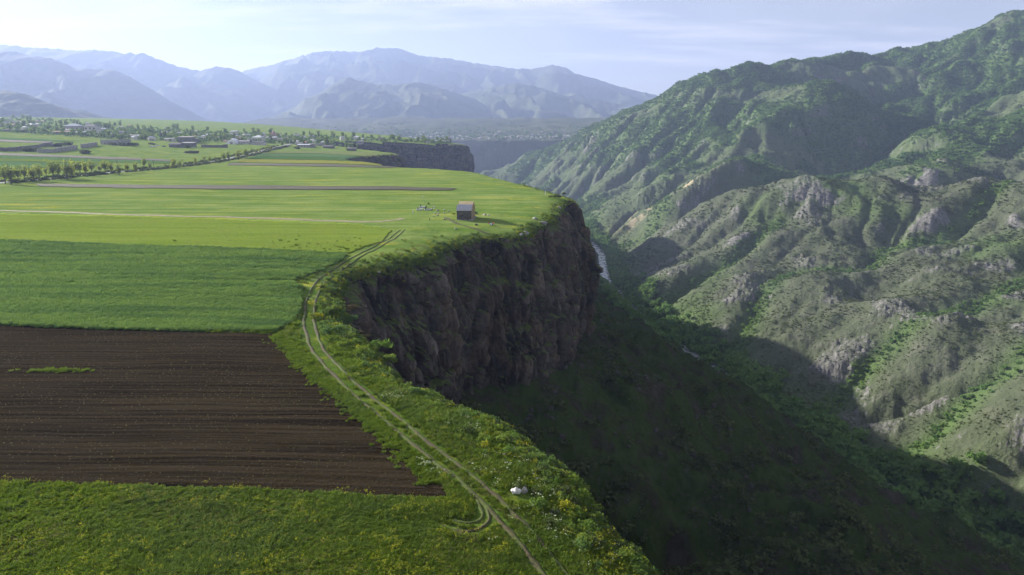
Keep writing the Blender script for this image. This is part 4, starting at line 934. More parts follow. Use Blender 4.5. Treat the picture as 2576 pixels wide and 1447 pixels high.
for x0, z0, w, h in ((-1.35, 1.35, .38, .42), (-0.75, 1.3, .42, .5), (-0.4, 1.85, .2, .24), (0.1, 0.7, .5, .6), (-1.3, 0.6, .25, .5), (1.2, 0.85, .35, .3)):
    bm = bmesh.new(); boxm(bm, x0, x0+w, -0.03, 0.02, z0, z0+h); link('wall_opening', bmesh_to(bm, 'wall_opening', 'window_dark'), ch)
bm = bmesh.new()
for i in range(46):
    a_ = random.uniform(-W2-0.3, W2+0.4); boxm(bm, a_-random.uniform(.1, .3), a_+random.uniform(.1, .3), -0.55+random.uniform(-.15, .1), -0.05, -0.4, random.uniform(0.12, 0.34))
for i in range(60):
    a_ = random.uniform(-0.4, 9.6); boxm(bm, W2+0.05, W2+0.45+random.uniform(-.15, .2), a_-random.uniform(.1, .3), a_+random.uniform(.1, .3), -0.5, random.uniform(0.1, 0.35))
o = link('rubble_plinth', bmesh_to(bm, 'rubble_plinth', 'grey_stone'), ch); o['kind'] = 'stuff'

def on_ground(px, py, up=0.0):
    x, y = [float(v) for v in G(px, py)]
    for _ in range(3):
        d = float(sd_rim(np.array([x]), np.array([y]))[0])
        if d < -1.6: break
        gx_ = float(sd_rim(np.array([x+.5]), np.array([y]))[0])-d; gy_ = float(sd_rim(np.array([x]), np.array([y+.5]))[0])-d; l_ = math.hypot(gx_, gy_)+1e-9
        x -= gx_/l_*(d+1.8); y -= gy_/l_*(d+1.8)
    return (x, y, float(zp(x, y)[0])+up)
def reg6(X, Y): return ((1650+X/8.587)/1.59006, (780+Y/8.587)/1.59006)
# graves
def grave(X, Y, w, d, hx, label, stone_h=1.1, slab=True, rz=0.0):
    g = empty('grave', on_ground(*reg6(X, Y)), rz, label, 'grave', 'kerbed graves near the chapel')
    for (a0, a1, b0, b1) in ((-w/2, w/2, 0, .16), (-w/2, w/2, d-.16, d), (-w/2, -w/2+.16, .162, d-.162), (w/2-.16, w/2, .162, d-.162)):
        bm = bmesh.new(); boxm(bm, a0, a1, b0, b1, -0.25, 0.36); link('kerb', bmesh_to(bm, 'kerb', 'grave_marble'), g)
    if slab:
        bm = bmesh.new(); boxm(bm, hx+.3, hx+.3+min(1.9, w/2+.4), d*.35, d*.35+.8, 0, 0.45); bmesh.ops.bevel(bm, geom=bm.edges, offset=0.03, segments=1); link('slab', bmesh_to(bm, 'slab', 'grave_marble'), g)
    bm = bmesh.new(); boxm(bm, hx-.12, hx+.12, d*.3, d*.3+.75, 0, stone_h)
    for v in bm.verts:
        if v.co.z > 0.5: v.co.y = d*.3+.375+(v.co.y-(d*.3+.375))*0.75
    link('headstone', bmesh_to(bm, 'headstone', 'headstone_dark'), g)
    return g
grave(225, 535, 2.3, 3.0, -0.6, 'low kerbed grave with dark headstone, front left of the graves')
grave(505, 545, 2.6, 4.6, -0.9, 'overgrown kerbed grave with a bush inside, right of the graves', 1.5, False)
grave(320, 450, 2.4, 3.2, -0.7, 'kerbed grave with raised slab at the back of the graves', 1.45)
for (X, Y, h, mt, nm, lab) in ((12, 635, 1.4, 'white_paint', 'marker_post', 'pale marker post left of the kerbed graves'), (594, 862, 0.7, 'headstone_dark', 'marker_post', 'short dark post in the grass below the graves'), (480, 435, 0.8, 'headstone_dark', 'headstone', 'lone dark headstone behind the overgrown grave')):
    bm = bmesh.new(); boxm(bm, -.11, .11, -.11, .11, -.2, h); bmesh.ops.bevel(bm, geom=bm.edges, offset=0.04, segments=1)
    o = link(nm, bmesh_to(bm, nm, mt), label=lab, cat='post' if 'post' in nm else 'headstone'); o.location = on_ground(*reg6(X, Y))
def reg4(X, Y): return ((1600+X/3.22)/1.59006, (750+Y/3.22)/1.59006)
bm = bmesh.new(); boxm(bm, -.13, .13, -.13, .13, -.3, 2.0); bmesh.ops.bevel(bm, geom=bm.edges, offset=0.04, segments=1)
o = link('marker_post', bmesh_to(bm, 'marker_post', 'white_paint'), label='white marker post alone on the grass behind the chapel', cat='post'); o.location = on_ground(*reg4(1873, 84))
for X, Y, sx in ((735, 420, .5), (742, 497, .28)):
    bm = bmesh.new(); boxm(bm, -sx, sx, -.3, .3, -.1, .35); bmesh.ops.bevel(bm, geom=bm.edges, offset=0.05, segments=1)
    o = link('stone_slab', bmesh_to(bm, 'stone_slab', 'grave_marble'), label='wide flat stone slab right of the graves' if sx > .4 else 'small pale slab in front of the wide one', cat='slab'); o.location = on_ground(*reg6(X, Y))
bm = bmesh.new(); boxm(bm, -.42, .42, -.4, .4, -.2, .6); bmesh.ops.bevel(bm, geom=bm.edges, offset=0.1, segments=2)
o = link('stone_block', bmesh_to(bm, 'stone_block', 'dark_basalt_wall'), label='dark square stone block in the chapel shadow', cat='stone block'); o.location = on_ground(*reg6(2195, 1010))
stl = ['rounded boulder nearest the graves', 'pale boulder left of the dark stump stone', 'leaning boulder between graves and chapel', 'dark stone at the foot of the grassy dip', 'flat boulder in the middle of the stone scatter', 'boulder at the lower left of the stone scatter', 'round stone just left of the chapel path', 'pale stone in the grass below the path', 'small white stone far left below the graves', 'low stone at the top of the stone scatter', 'half buried stone near the chapel corner', 'small grey stone below the graves', 'pale stone alone in the meadow above the graves', 'grey stone alone above the graves']
for i, (X, Y, s) in enumerate(((875, 560, .62), (778, 660, .48), (893, 650, .42), (1085, 632, .4), (862, 720, .5), (722, 745, .35), (1100, 862, .5), (1485, 1125, .45), (212, 585, .3), (1100, 525, .5), (1230, 570, .4), (505, 682, .3), (357, 68, .35), (400, 238, .35))):
    o = link('boulder', stone_mesh(100+i, 'field_stone', 3, s, s*.85, s*.75), label=stl[i], cat='boulder', group='stones scattered round the chapel'); o.location = on_ground(*reg6(X, Y), up=s*.3); o.rotation_euler.z = i
# two rocks beside the track, a third in the herbs
def rock(px, py, s, mat, lab, seed, notch=False, dim=(1, .75, .85)):
    me = stone_mesh(seed, mat, 4, s*dim[0], s*dim[1], s*dim[2], 0.5)
    for v in me.vertices:
        d = 0.05*s*(math.sin(v.co.x*17/s)+math.sin(v.co.y*21/s+1)+math.sin(v.co.z*19/s+2)); v.co += v.normal*d*0.4
        if notch:
            e = math.exp(-((v.co.x+0.28*s)/(0.22*s))**2)
            if v.co.z > 0: v.co.z -= 0.5*s*e*max(0, v.co.z/(s*dim[2]))
    o = link('rock', me, label=lab, cat='rock'); o.location = on_ground(px, py, s*dim[2]*.45); return o
rock(1296, 1216, 0.52, 'white_stone', 'white notched rock beside the track', 201, True)
rock(1319, 1212, 0.38, 'grey_stone', 'grey rounded rock just right of the white rock', 202, False, (.85, .8, 1.05))
rock(1461, 1276, 0.25, 'field_stone', 'small grey stone among the flowers near the rim', 203)
# people resting in the chapel's shade
def person(px, py, i, top, legs, lab, rz):
    bm = bmesh.new(); J = {'pel': (0, 0, .14, .15), 'waist': (0, -.04, .32, .14), 'chest': (0, -.05, .52, .16), 'neck': (0, -.02, .66, .06), 'kl': (-.13, .40, .34, .075), 'kr': (.13, .42, .32, .075), 'fl': (-.13, .62, .05, .05), 'fr': (.14, .70, .05, .05), 'sl': (-.19, -.04, .60, .065), 'sr': (.19, -.04, .60, .065), 'el': (-.26, .12, .40, .05), 'er': (.26, .12, .40, .05), 'hl': (-.14, .34, .42, .04), 'hr': (.15, .34, .42, .04)}
    me = bpy.data.meshes.new('body'); ks = list(J); ed = [('pel','waist'),('waist','chest'),('chest','neck'),('pel','kl'),('pel','kr'),('kl','fl'),('kr','fr'),('chest','sl'),('chest','sr'),('sl','el'),('sr','er'),('el','hl'),('er','hr')]
    me.from_pydata([J[k_][:3] for k_ in ks], [(ks.index(a1), ks.index(b1)) for a1, b1 in ed], []); bm.free()
    o = bpy.data.objects.new('tmp', me); col.objects.link(o); md = o.modifiers.new('s', 'SKIN'); sv = me.skin_vertices[0].data
    for k_, v in zip(ks, sv): v.radius = (J[k_][3],)*2
    sv[0].use_root = True; o.modifiers.new('d', 'SUBSURF').levels = 1
    dg = bpy.context.evaluated_depsgraph_get(); m2 = bpy.data.meshes.new_from_object(o.evaluated_get(dg)); bpy.data.objects.remove(o)
    m2.materials.clear(); m2.materials.append(MATS[top]); m2.materials.append(MATS[legs])
    for p in m2.polygons:
        p.use_smooth = True
        if p.center.y > 0.08 and p.center.z < 0.42 and abs(p.center.x) < 0.24 or p.center.z < .2: p.material_index = 1
    root = empty('person', on_ground(px, py, 0.02), rz, lab, 'person'); link('body', m2, root)
    bm = bmesh.new(); bmesh.ops.create_uvsphere(bm, u_segments=10, v_segments=8, radius=.11)
    for v in bm.verts:
        v.co.z *= 1.2
        if v.co.y > 0.08 and abs(v.co.x) < .03 and abs(v.co.z) < .04: v.co.y += .03
        v.co += Vector((0, 0.01, .81))
    link('head', bmesh_to(bm, 'head', 'skin', True), root)
    bm = bmesh.new(); bmesh.ops.create_uvsphere(bm, u_segments=10, v_segments=8, radius=.125)
    bmesh.ops.delete(bm, geom=[v for v in bm.verts if v.co.z < -.03 and v.co.y > -.02 or v.co.z < -.08 or (v.co.y > .06 and v.co.z < .06)], context='VERTS')
    for v in bm.verts: v.co = Vector((v.co.x, v.co.y-.01, v.co.z*1.15+.83))
    link('hair', bmesh_to(bm, 'hair', 'cloth_black', True), root)
for i, (X, Y, t1, t2, lab, rz) in enumerate(((1150, 462, 'cloth_red', 'cloth_black', 'person in dark red top sitting leftmost of the group in the chapel shade', .6), (1162, 470, 'cloth_cyan', 'cloth_blue', 'person in light blue top sitting second from left in the shade', -.4), (1178, 474, 'cloth_white', 'cloth_black', 'person in white top sitting in the middle of the group', 0), (1192, 476, 'cloth_black', 'cloth_blue', 'person in black sitting nearest the cliff side', 1.2), (1202, 464, 'cloth_red', 'cloth_blue', 'person in bright red top sitting rightmost of the group', 2.2))):
    person(*reg4(X, Y), i, t1, t2, lab, rz)

# ------------------------------------------------------------------ single bushes along the rim
def bush_obj(px, py, h, w, mat, lab, seed, n=420, drop=0.0):
    q = random.Random(seed); B = [(q.gauss(0, .33)*w, q.gauss(0, .33)*w, h*q.uniform(.35, .75), w*q.uniform(.28, .45), w*q.uniform(.28, .45), h*q.uniform(.2, .32)) for _ in range(7)]
    x, y = [float(v) for v in at_z(px, py, -1.5)]; root = empty('bush', (x, y, float(zp(x, y)[0])-drop), 0, lab, 'bush')
    link('foliage', leaf_mesh('foliage', mat, B, n, 0.10*max(w, .8), seed, .2), root)
    parts = []
    for k_ in range(5):
        a1 = q.uniform(0, 6.28); parts.append(tube([(0, 0, -.3), (math.cos(a1)*w*.15, math.sin(a1)*w*.15, h*.3), (math.cos(a1)*w*.35, math.sin(a1)*w*.35, h*.65)], [.05, .035, .015], 5))
    Vb, Fb = joinVF(parts); link('stems', mesh_np('stems', Vb, Fb, 'bark'), root)
for i, (X, Y, h, w, mt, lab) in enumerate(((1172, 690, 1.6, 1.3, 'fennel_leaf', 'bright yellow green round bush on the rim at the bay'), (1120, 600, 1.7, 2.6, 'brown_shrub_leaf', 'brown leafless looking bush beside the bright round bush'), (1020, 520, 1.5, 1.8, 'fennel_leaf', 'fresh green bush above the brown bush'), (1480, 1010, 2.2, 1.9, 'fennel_leaf', 'feathery olive bush leaning over the bay edge'), (1230, 860, 1.1, 2.2, 'brown_shrub_leaf', 'low brown thicket on the rim below the bright bush'), (1590, 1140, 1.6, 1.6, 'fennel_leaf', 'tall herb bush at the corner where the rim turns'))):
    bush_obj((1000+X/2.894)/1.59006, (1000+Y/2.894)/1.59006, h, w, mt, lab, 300+i)
for i, (X, Y, h, w, mt, lab) in enumerate(((1995, 345, 3.0, 3.6, 'tree_leaf', 'large green bush at the cliff edge right of the chapel'), (2000, 150, 1.6, 3.0, 'shrub_leaf', 'dark scrub patch behind the large green bush'), (2105, 30, 1.6, 1.6, 'shrub_leaf', 'dark round bush on the far rim'), (1830, 375, 1.4, 1.8, 'fennel_leaf', 'yellow green bush between the rim boulders'), (690, 405, 0.9, 1.0, 'flower_leaf', 'yellow flowering bush at the left corner of the chapel'), (960, 385, 1.2, 1.6, 'shrub_leaf', 'dark bush against the right wall of the chapel'), (370, 268, 1.0, 0.9, 'tree_leaf', 'dark green bush growing inside the overgrown grave'))):
    bush_obj(*reg4(X, Y), h, w, mt, lab, 320+i)
for i, (X, Y, s, lab) in enumerate(((1920, 385, 1.5, 'pale cracked rim boulder under the large green bush'), (1560, 512, 1.1, 'grey rock ledge at the rim below the chapel'), (1760, 498, 1.2, 'dark rim rock right of the grey ledge'), (1090, 350, 0.7, 'mossy grey hummock stone right of the chapel'), (1140, 355, 0.6, 'second mossy stone beside the hummock'), (1740, 360, 1.0, 'squat rim stone left of the pale boulder'), (2170, 190, 1.4, 'brown rim rock near the headland tip'))):
    me = stone_mesh(400+i, 'field_stone', 3, s*1.2, s*.8, s*.6); o = link('rim_rock', me, label=lab, cat='rock'); o.location = on_ground(*reg4(X, Y), up=s*.15); o.rotation_euler.z = i*1.3

# ------------------------------------------------------------------ trees along the asphalt road
def tree_variant(seed, h, cw, nleaf, size, leafm, trunk=0.35, sparse=0.5, low=0.0):
    q = random.Random(seed); parts = []; B = []
    top = (q.gauss(0, .02)*h, q.gauss(0, .02)*h, h*trunk)
    parts.append(tube([(0, 0, -.4), (top[0]*.5, top[1]*.5, h*trunk*.5), top], [h*.032, h*.026, h*.024], 7))
    for k_ in range(9):
        a1 = k_*2.4+q.uniform(-.3, .3); rr_ = cw*q.uniform(.25, .8); zt_ = h*q.uniform(.58, .95)
        e = (math.cos(a1)*rr_, math.sin(a1)*rr_, zt_); md_ = (e[0]*.4, e[1]*.4, h*trunk+(zt_-h*trunk)*.55)
        parts.append(tube([top, md_, e], [h*.018, h*.011, h*.004], 5)); B.append((*e, cw*.32, cw*.32, h*.13)); B.append((md_[0]*1.5, md_[1]*1.5, md_[2]+h*.02, cw*.34, cw*.34, h*.13))
        if low > 0: B.append((e[0]*.8, e[1]*.8, h*q.uniform(low, low+.3), cw*.36, cw*.36, h*.14))
    tv, tf = joinVF(parts); lv, lf = leaves(B, nleaf, size, seed, sparse, .2)
    return mesh_np('trunk', tv, tf, 'bark'), mesh_np('crown', lv, lf, leafm, smooth=False)
ROADT = [tree_variant(500+i, 10, 2.9+.4*(i % 3), 760, 0.36, 'road_tree_leaf', .26, .3, .34) for i in range(5)]
def plant(name, var, loc, s, rz, label, cat, group, sz=1.0):
    t_o = empty(name, loc, rz, label, cat, group); t_o.scale = (s, s, s*sz)
    for nm_, me_ in zip(('trunk', 'crown'), var): link(nm_, me_, t_o)
    return t_o
def z1(X, Y): return ((X/3.68)/1.59006, (430+Y/3.68)/1.59006)
def z2(X, Y): return ((600+X/3.68)/1.59006, (430+Y/3.68)/1.59006)
rt_l = [(80,1130,250),(170,1135,250),(270,1100,220),(370,1085,220),(500,1100,230),(590,1085,230),(690,1030,150),(790,1058,270),(880,1050,220),(1000,1062,270),(1060,1055,200),(1110,985,190),(1180,985,200),(1260,1015,200),(1350,975,190),(1470,960,120),(1550,980,210),(1640,975,180),(1760,988,150),(1880,960,150),(2000,952,150),(2125,895,150),(2210,915,110),(2440,905,80),(2550,900,140),(30,1100,200),(440,1075,180)]
rt_r = [(300,905,60),(360,880,130),(440,900,130),(670,845,110),(800,795,80),(885,822,110),(960,780,60),(1090,800,150),(1160,795,150),(1300,775,150),(1400,745,140),(1435,742,140),(1560,695,90),(1620,695,85),(1710,662,70),(1760,640,85),(1790,650,100),(1500,655,55),(1290,680,60)]
roadtrees = [z1(x, y)+(h,) for x, y, h in rt_l] + [z2(x, y)+(h,) for x, y, h in rt_r]
ORD = 'first second third fourth fifth sixth seventh eighth ninth tenth eleventh twelfth thirteenth fourteenth fifteenth sixteenth seventeenth eighteenth nineteenth twentieth'.split()
def ordinal(n):
    if n <= 20: return ORD[n-1]
    t = {2: 'twent', 3: 'thirt', 4: 'fort'}[n//10]; return t+'ieth' if n % 10 == 0 else t+'y-'+ORD[n % 10-1]
roadtrees.sort()
for i, (px, py, h) in enumerate(roadtrees):
    loc = on_ground(px, py); hm = h/3.68/1.59006/F*math.hypot(loc[0], loc[1]); v = ROADT[i % 5]
    plant('road_tree', v, loc, hm/11.5, i*1.7, 'yellow green roadside tree, %s from the left along the asphalt road' % ordinal(i+1), 'tree', 'trees lining the asphalt road')
x, y = road_pts[:, 0], road_pts[:, 1]; RD = resample(catmull(road_pts, 8), lambda r: 2.0); tq = np.gradient(RD, axis=0); tq /= np.linalg.norm(tq, axis=1)[:, None]; nq = np.stack([tq[:, 1], -tq[:, 0]], 1)
k = rng.integers(20, len(RD)-40, 1100); sgn = np.where(rng.random(1100) < .65, 1, -1); e = sgn*(4.5+np.abs(rng.normal(0, 2.4, 1100)))
P, sd = place(RD[k, 0]+nq[k, 0]*e, RD[k, 1]+nq[k, 1]*e); scatter('roadside_scrub', P, 0.6+1.3*rng.random(len(P))**2, shrubC, 4, 'low dark scrub and weeds along both sides of the asphalt road', 'scrub', 0.1, seed=15)
for i, (px, py, h, lab) in enumerate(((*z1(160,1140),240,'leftmost utility pole standing by the roadside trees'),(*z1(1005,1062),240,'utility pole against the third large roadside tree'),(*z1(1745,988),185,'utility pole right of the middle roadside trees'),(*z1(2272,940),140,'utility pole past the dark round roadside tree'),(*z2(65,940),130,'slanting utility pole right of the road bushes'),(*z2(492,870),95,'utility pole beside the wide dark road bush'),(*z2(830,832),100,'utility pole before the pair of thin trees'),(*z2(1520,718),80,'utility pole at the straight middle of the road'),(*z2(1855,635),65,'utility pole close to the village entrance'))):
    loc = on_ground(px, py); hm = h/3.68/1.59006/F*math.hypot(loc[0], loc[1])
    p_o = empty('utility_pole', loc, 0, lab, 'pole', 'utility poles along the road')
    Vb, Fb = tube([(0, 0, -.5), (0, 0, hm)], [.16, .11], 7); link('post', mesh_np('post', Vb, Fb, 'pole_wood'), p_o)
    bm = bmesh.new(); boxm(bm, -.8, .8, -.06, .06, hm-.55, hm-.42); link('crossarm', bmesh_to(bm, 'crossarm', 'pole_wood'), p_o)

# ------------------------------------------------------------------ village
def house_parts(w, d, h, rh, kind):
    e = 0.45
    wall = prism('wall', [(-d/2, -2.0), (-d/2, h), (d/2, h), (d/2, -2.0)], 'x', -w/2, w/2, 'house_wall')
    if kind == 'gable':
        wall = prism('wall', [(-d/2, -2.0), (-d/2, h), (0, h+rh*.94), (d/2, h), (d/2, -2.0)], 'x', -w/2, w/2, 'house_wall')
        roof = prism('roof', [(-d/2-e, h-.12), (0, h+rh), (d/2+e, h-.12), (d/2+e, h+.06), (0, h+rh+.2), (-d/2-e, h+.06)], 'x', -w/2-e, w/2+e, 'white_roof')
    else:
        a, b_ = w/2+e, d/2+e; q = max(0.3, w/2-d/2)
        roof = poly_mesh('roof', [(-a,-b_,h),(a,-b_,h),(a,b_,h),(-a,b_,h),(-q,0,h+rh),(q,0,h+rh)], [(0,1,5,4),(1,2,5),(2,3,4,5),(3,0,4),(3,2,1,0)], 'white_roof')
    return wall, roof
HV = [house_parts(10, 8, 4.2, 2.0, 'hip'), house_parts(12, 8, 3.4, 1.8, 'gable'), house_parts(9, 7, 5.5, 1.8, 'hip'), house_parts(14, 7, 3.2, 1.4, 'gable'), house_parts(8, 6, 3.0, 1.6, 'gable')]
winm = None
bm = bmesh.new(); boxm(bm, -.5, .5, -.06, .06, 0, 1.3); winm = bmesh_to(bm, 'window', 'window_dark')
HD = [(10, 8, 4.2), (12, 8, 3.4), (9, 7, 5.5), (14, 7, 3.2), (8, 6, 3.0)]
def house(loc, v, s, rz, roofm, wallm, label, group=None, windows=True, name='house', cat='house'):
    h_o = empty(name, loc, rz, label, cat, group); h_o.scale = (s, s, s)
    for nm_, me_, mt in (('wall', HV[v][0], wallm), ('roof', HV[v][1], roofm)):
        o = link(nm_, me_, h_o); o.material_slots[0].link = 'OBJECT'; o.material_slots[0].material = MATS[mt]
    if windows:
        w, d, h = HD[v]; k_ = int(w//3)
        for i in range(k_):
            o = link('window', winm, h_o); o.location = (-w/2+w*(i+.5)/k_, -d/2, h*.35 if h < 5 else h*.6)
    return h_o
# region 5-of-second-look: X/6.13+300, Y/6.13+480 ; village strip a: X/6.133+680, Y/6.133+500 ; strip b: +1080
def va(X, Y): return ((680+X/6.133)/1.59006, (500+Y/6.133)/1.59006)
def vb(X, Y): return ((1080+X/6.133)/1.59006, (500+Y/6.133)/1.59006)
def vc(X, Y): return ((300+X/6.133)/1.59006, (480+Y/6.133)/1.59006)
def vd(X, Y): return ((X/7.155)/1.59006, (480+Y/7.155)/1.59006)
def mpp(loc, k_): return math.hypot(loc[0], loc[1])/F/1.59006/k_        # metres for one pixel of a zoom
def spot(f, X, Y): return on_ground(*f(X, Y))
spec = [(vc,445,335,240,2,'grey_roof','pale_wall','two storey pale house with hipped grey roof at the field wall'),(vd,2150,330,300,0,'white_roof','house_wall','large house with white hipped roof behind the grey shed'),(vd,905,225,170,0,'white_roof','house_wall','white roofed house beside the dark conifer'),(vc,690,265,130,1,'white_roof','pale_wall','white roofed house right of the two storey pale house'),(vc,775,215,110,0,'white_roof','house_wall','far white hipped roof left of the big round tree'),(va,995,295,150,1,'white_roof','house_wall','long white roofed house in the middle of the village'),(va,735,285,110,4,'white_roof','house_wall','white gabled roof left of the long white roofed house'),(va,2185,410,230,0,'white_roof','pale_wall','house with bright white hipped roof behind the long shed'),(va,1650,380,160,1,'rust_roof','house_wall','house with rust red roof above the arched hangar'),(va,1920,275,80,4,'white_roof','pale_wall','small white house near the church'),(vb,100,350,160,3,'white_roof','pale_wall','low white building in front of the church'),(vb,570,430,140,1,'grey_roof','pale_wall','pale two part house right of the road entrance'),(vb,660,440,90,4,'white_roof','pale_wall','white house block beside the pale two part house'),(vb,1040,395,80,4,'white_roof','house_wall','white roofed cottage in the dense trees'),(vb,960,440,110,4,'grey_roof','house_wall','grey roofed cottage left of the big dark tree'),(vb,1220,510,150,3,'dark_roof','house_wall','long dark roofed barn behind the yellow strip'),(vb,1750,445,80,4,'rust_roof','house_wall','terracotta roofed cottage right of the big dark tree'),(vb,1930,520,110,4,'white_roof','pale_wall','pale gabled cottage in the tree belt'),(vb,2130,365,150,0,'white_roof','pale_wall','wide house with white hipped roof near the gorge rim'),(vb,2410,440,150,1,'grey_roof','house_wall','grey roofed house right of the wide hipped house'),(vb,720,495,170,3,'grey_roof','house_wall','long grey shed behind the blue roofed shed')]
for f, X, Y, wpx, v, rm, wm, lab in spec:
    loc = spot(f, X, Y); k_ = 7.155 if f is vd else 6.133; house(loc, v, wpx*mpp(loc, k_)/HD[v][0], rng.uniform(-.25, .25), rm, wm, lab)
# sheds, hangar, church, ruins
def boxes(parent, name, mat, items):
    for (x0, x1, y0, y1, z0, z1_) in items:
        bm = bmesh.new(); boxm(bm, x0, x1, y0, y1, z0, z1_); link(name, bmesh_to(bm, name, mat), parent)
loc = spot(va, 1505, 472); m1 = mpp(loc, 6.133); rad = 100*m1
hg = empty('hangar', loc, R(6), 'white arched metal hangar at the edge of the village', 'hangar')
arc_ = [(math.cos(a1)*rad, math.sin(a1)*rad*1.0) for a1 in np.linspace(0, math.pi, 19)]
link('arched_shell', prism('arched_shell', [(p, z) for p, z in arc_] + [(-rad, -2), (rad, -2)], 'y', 0.1, 22, 'white_roof'), hg)
link('front_wall', prism('front_wall', [(p*.97, z*.97) for p, z in arc_] + [(-rad*.97, -2), (rad*.97, -2)], 'y', 0.0, .1, 'white_paint'), hg)
boxes(hg, 'door', 'grey_roof', [(-rad*.3, rad*.3, -.06, -.003, 0, rad*.5)])
def shed(f, X, Y, wpx, h, d, roofm, wallm, lab, mono=True, rz=0, k_=6.133, nwin=0, name='shed'):
    loc = spot(f, X, Y); w = wpx*mpp(loc, k_); s_o = empty(name, loc, rz, lab, 'shed')
    link('wall', prism('wall', [(0, -2), (0, h), (d, h*1.0 if mono else h), (d, -2)], 'x', -w/2, w/2, wallm), s_o)
    prof = [(-.5, h+.02), (d+.5, h+.75), (d+.5, h+.95), (-.5, h+.22)] if mono else [(-.4, h), (d/2, h+1.7), (d+.4, h), (d+.4, h+.2), (d/2, h+1.95), (-.4, h+.2)]
    link('roof', prism('roof', prof, 'x', -w/2-.5, w/2+.5, roofm), s_o)
    for i in range(nwin):
        o = link('window', winm, s_o); o.location = (-w/2+w*(i+.5)/nwin, 0, h*.3)
    return s_o
shed(va, 1765, 470, 320, 3.2, 9, 'grey_roof', 'pale_wall', 'long pale shed with grey roof right of the hangar', False, nwin=7)
shed(va, 2105, 485, 370, 3.2, 9, 'dark_roof', 'pale_wall', 'long white walled shed with dark slate roof', False, nwin=9)
shed(va, 355, 440, 290, 7.0, 14, 'grey_roof', 'ruin_stone', 'tall stone barn with flat grey roof before the village', True)
shed(va, 560, 430, 120, 4.5, 12, 'grey_roof', 'ruin_stone', 'lean-to shed attached right of the tall stone barn', True)
shed(va, 425, 540, 250, 4.5, 10, 'grey_roof', 'ruin_stone', 'stone shed with pale sloping roof in front of the tall barn', True)
shed(va, 110, 555, 240, 3.4, 10, 'dark_roof', 'ruin_stone', 'collapsing stone hut with broken dark roof', False, nwin=2)
shed(vb, 810, 550, 280, 3.2, 10, 'metal_roof', 'house_wall', 'long low shed with blue grey metal roof by the yellow strip', True, nwin=4)
shed(vb, 1010, 550, 130, 4.0, 9, 'dark_roof', 'house_wall', 'dark roofed shop hut beside the blue grey shed', True)
shed(vb, 1420, 575, 220, 2.2, 12, 'dark_roof', 'ruin_stone', 'mossy dark roofed hovel sunk in the grass', False)
shed(vb, 1990, 635, 210, 3.0, 7, 'dark_roof', 'ruin_stone', 'low stone hut with a pale chimney post near the rim', True)
shed(vd, 1720, 400, 400, 3.0, 10, 'rust_roof', 'ruin_stone', 'low shed with rust red roof at the field wall', True, k_=7.155)
shed(vd, 2140, 410, 380, 2.6, 10, 'metal_roof', 'ruin_stone', 'shed with pale blue metal roof in front of the white hipped house', True, k_=7.155)
shed(vd, 380, 330, 420, 2.6, 10, 'dark_roof', 'ruin_stone', 'long low dark shed at the far left of the village', True, k_=7.155)
shed(vc, 1370, 440, 220, 3.0, 8, 'grey_roof', 'ruin_stone', 'squat grey stone shed beside the round field trees', True)
# church
loc = spot(vb, 100, 300); m1 = mpp(loc, 6.133); cw = 75*m1
cu = empty('church', loc, 0, 'reddish stone domed church rising above the village trees', 'church')
bm = bmesh.new(); boxm(bm, -cw*1.4, cw*1.2, -cw*.6, cw*.6, -3, 55*m1); link('nave', bmesh_to(bm, 'nave', 'church_stone'), cu)
link('nave_roof', prism('nave_roof', [(-cw*.65, 55*m1), (0, 85*m1), (cw*.65, 55*m1)], 'x', -cw*1.45, cw*1.25, 'rust_roof'), cu)
Vb, Fb = tube([(0, 0, 50*m1), (0, 0, 110*m1)], [36*m1, 36*m1], 12); link('drum', mesh_np('drum', Vb, Fb, 'church_stone', smooth=False), cu)
Vb, Fb = tube([(0, 0, 106*m1), (0, 0, 150*m1)], [44*m1, 1.5*m1], 12); link('dome', mesh_np('dome', Vb, Fb, 'church_stone', smooth=False), cu)
# ruined barns: thick broken walls
def ruin_wall(p0, p1, h, lab, mat='ruin_stone', k_=None, seed=0, pilasters=0, thick=0.7):
    h *= 0.72; a1 = np.array(on_ground(*p0)); b1 = np.array(on_ground(*p1)); d = b1-a1; Ln = math.hypot(d[0], d[1]); q = random.Random(seed)
    root = empty('ruined_wall', tuple(a1), math.atan2(d[1], d[0]), lab, 'ruined wall')
    n = max(6, int(Ln/2.0)); xs = np.linspace(0, Ln, n); hs = [h*q.uniform(.86, 1.04) for _ in xs]; dz = (b1[2]-a1[2])/Ln
    vs_ = []; 
    for x1, hh_ in zip(xs, hs): vs_ += [(x1, -thick/2, -1+dz*x1), (x1, thick/2, -1+dz*x1), (x1, thick/2, hh_+dz*x1), (x1, -thick/2, hh_+dz*x1)]
    fs = [(4*i+a, 4*i+(a+1) % 4, 4*i+4+(a+1) % 4, 4*i+4+a) for i in range(n-1) for a in range(4)] + [(0, 1, 2, 3), (4*n-4, 4*n-1, 4*n-2, 4*n-3)]
    link('masonry', poly_mesh('masonry', vs_, fs, mat), root)
    for i in range(pilasters):
        bm = bmesh.new(); x1 = Ln*(i+.5)/pilasters; boxm(bm, x1-.5, x1+.5, -thick/2-.35, -thick/2-.002, -1+dz*x1, h*.8+dz*x1); link('pilaster', bmesh_to(bm, 'pilaster', 'ruin_plaster'), root)
    return root
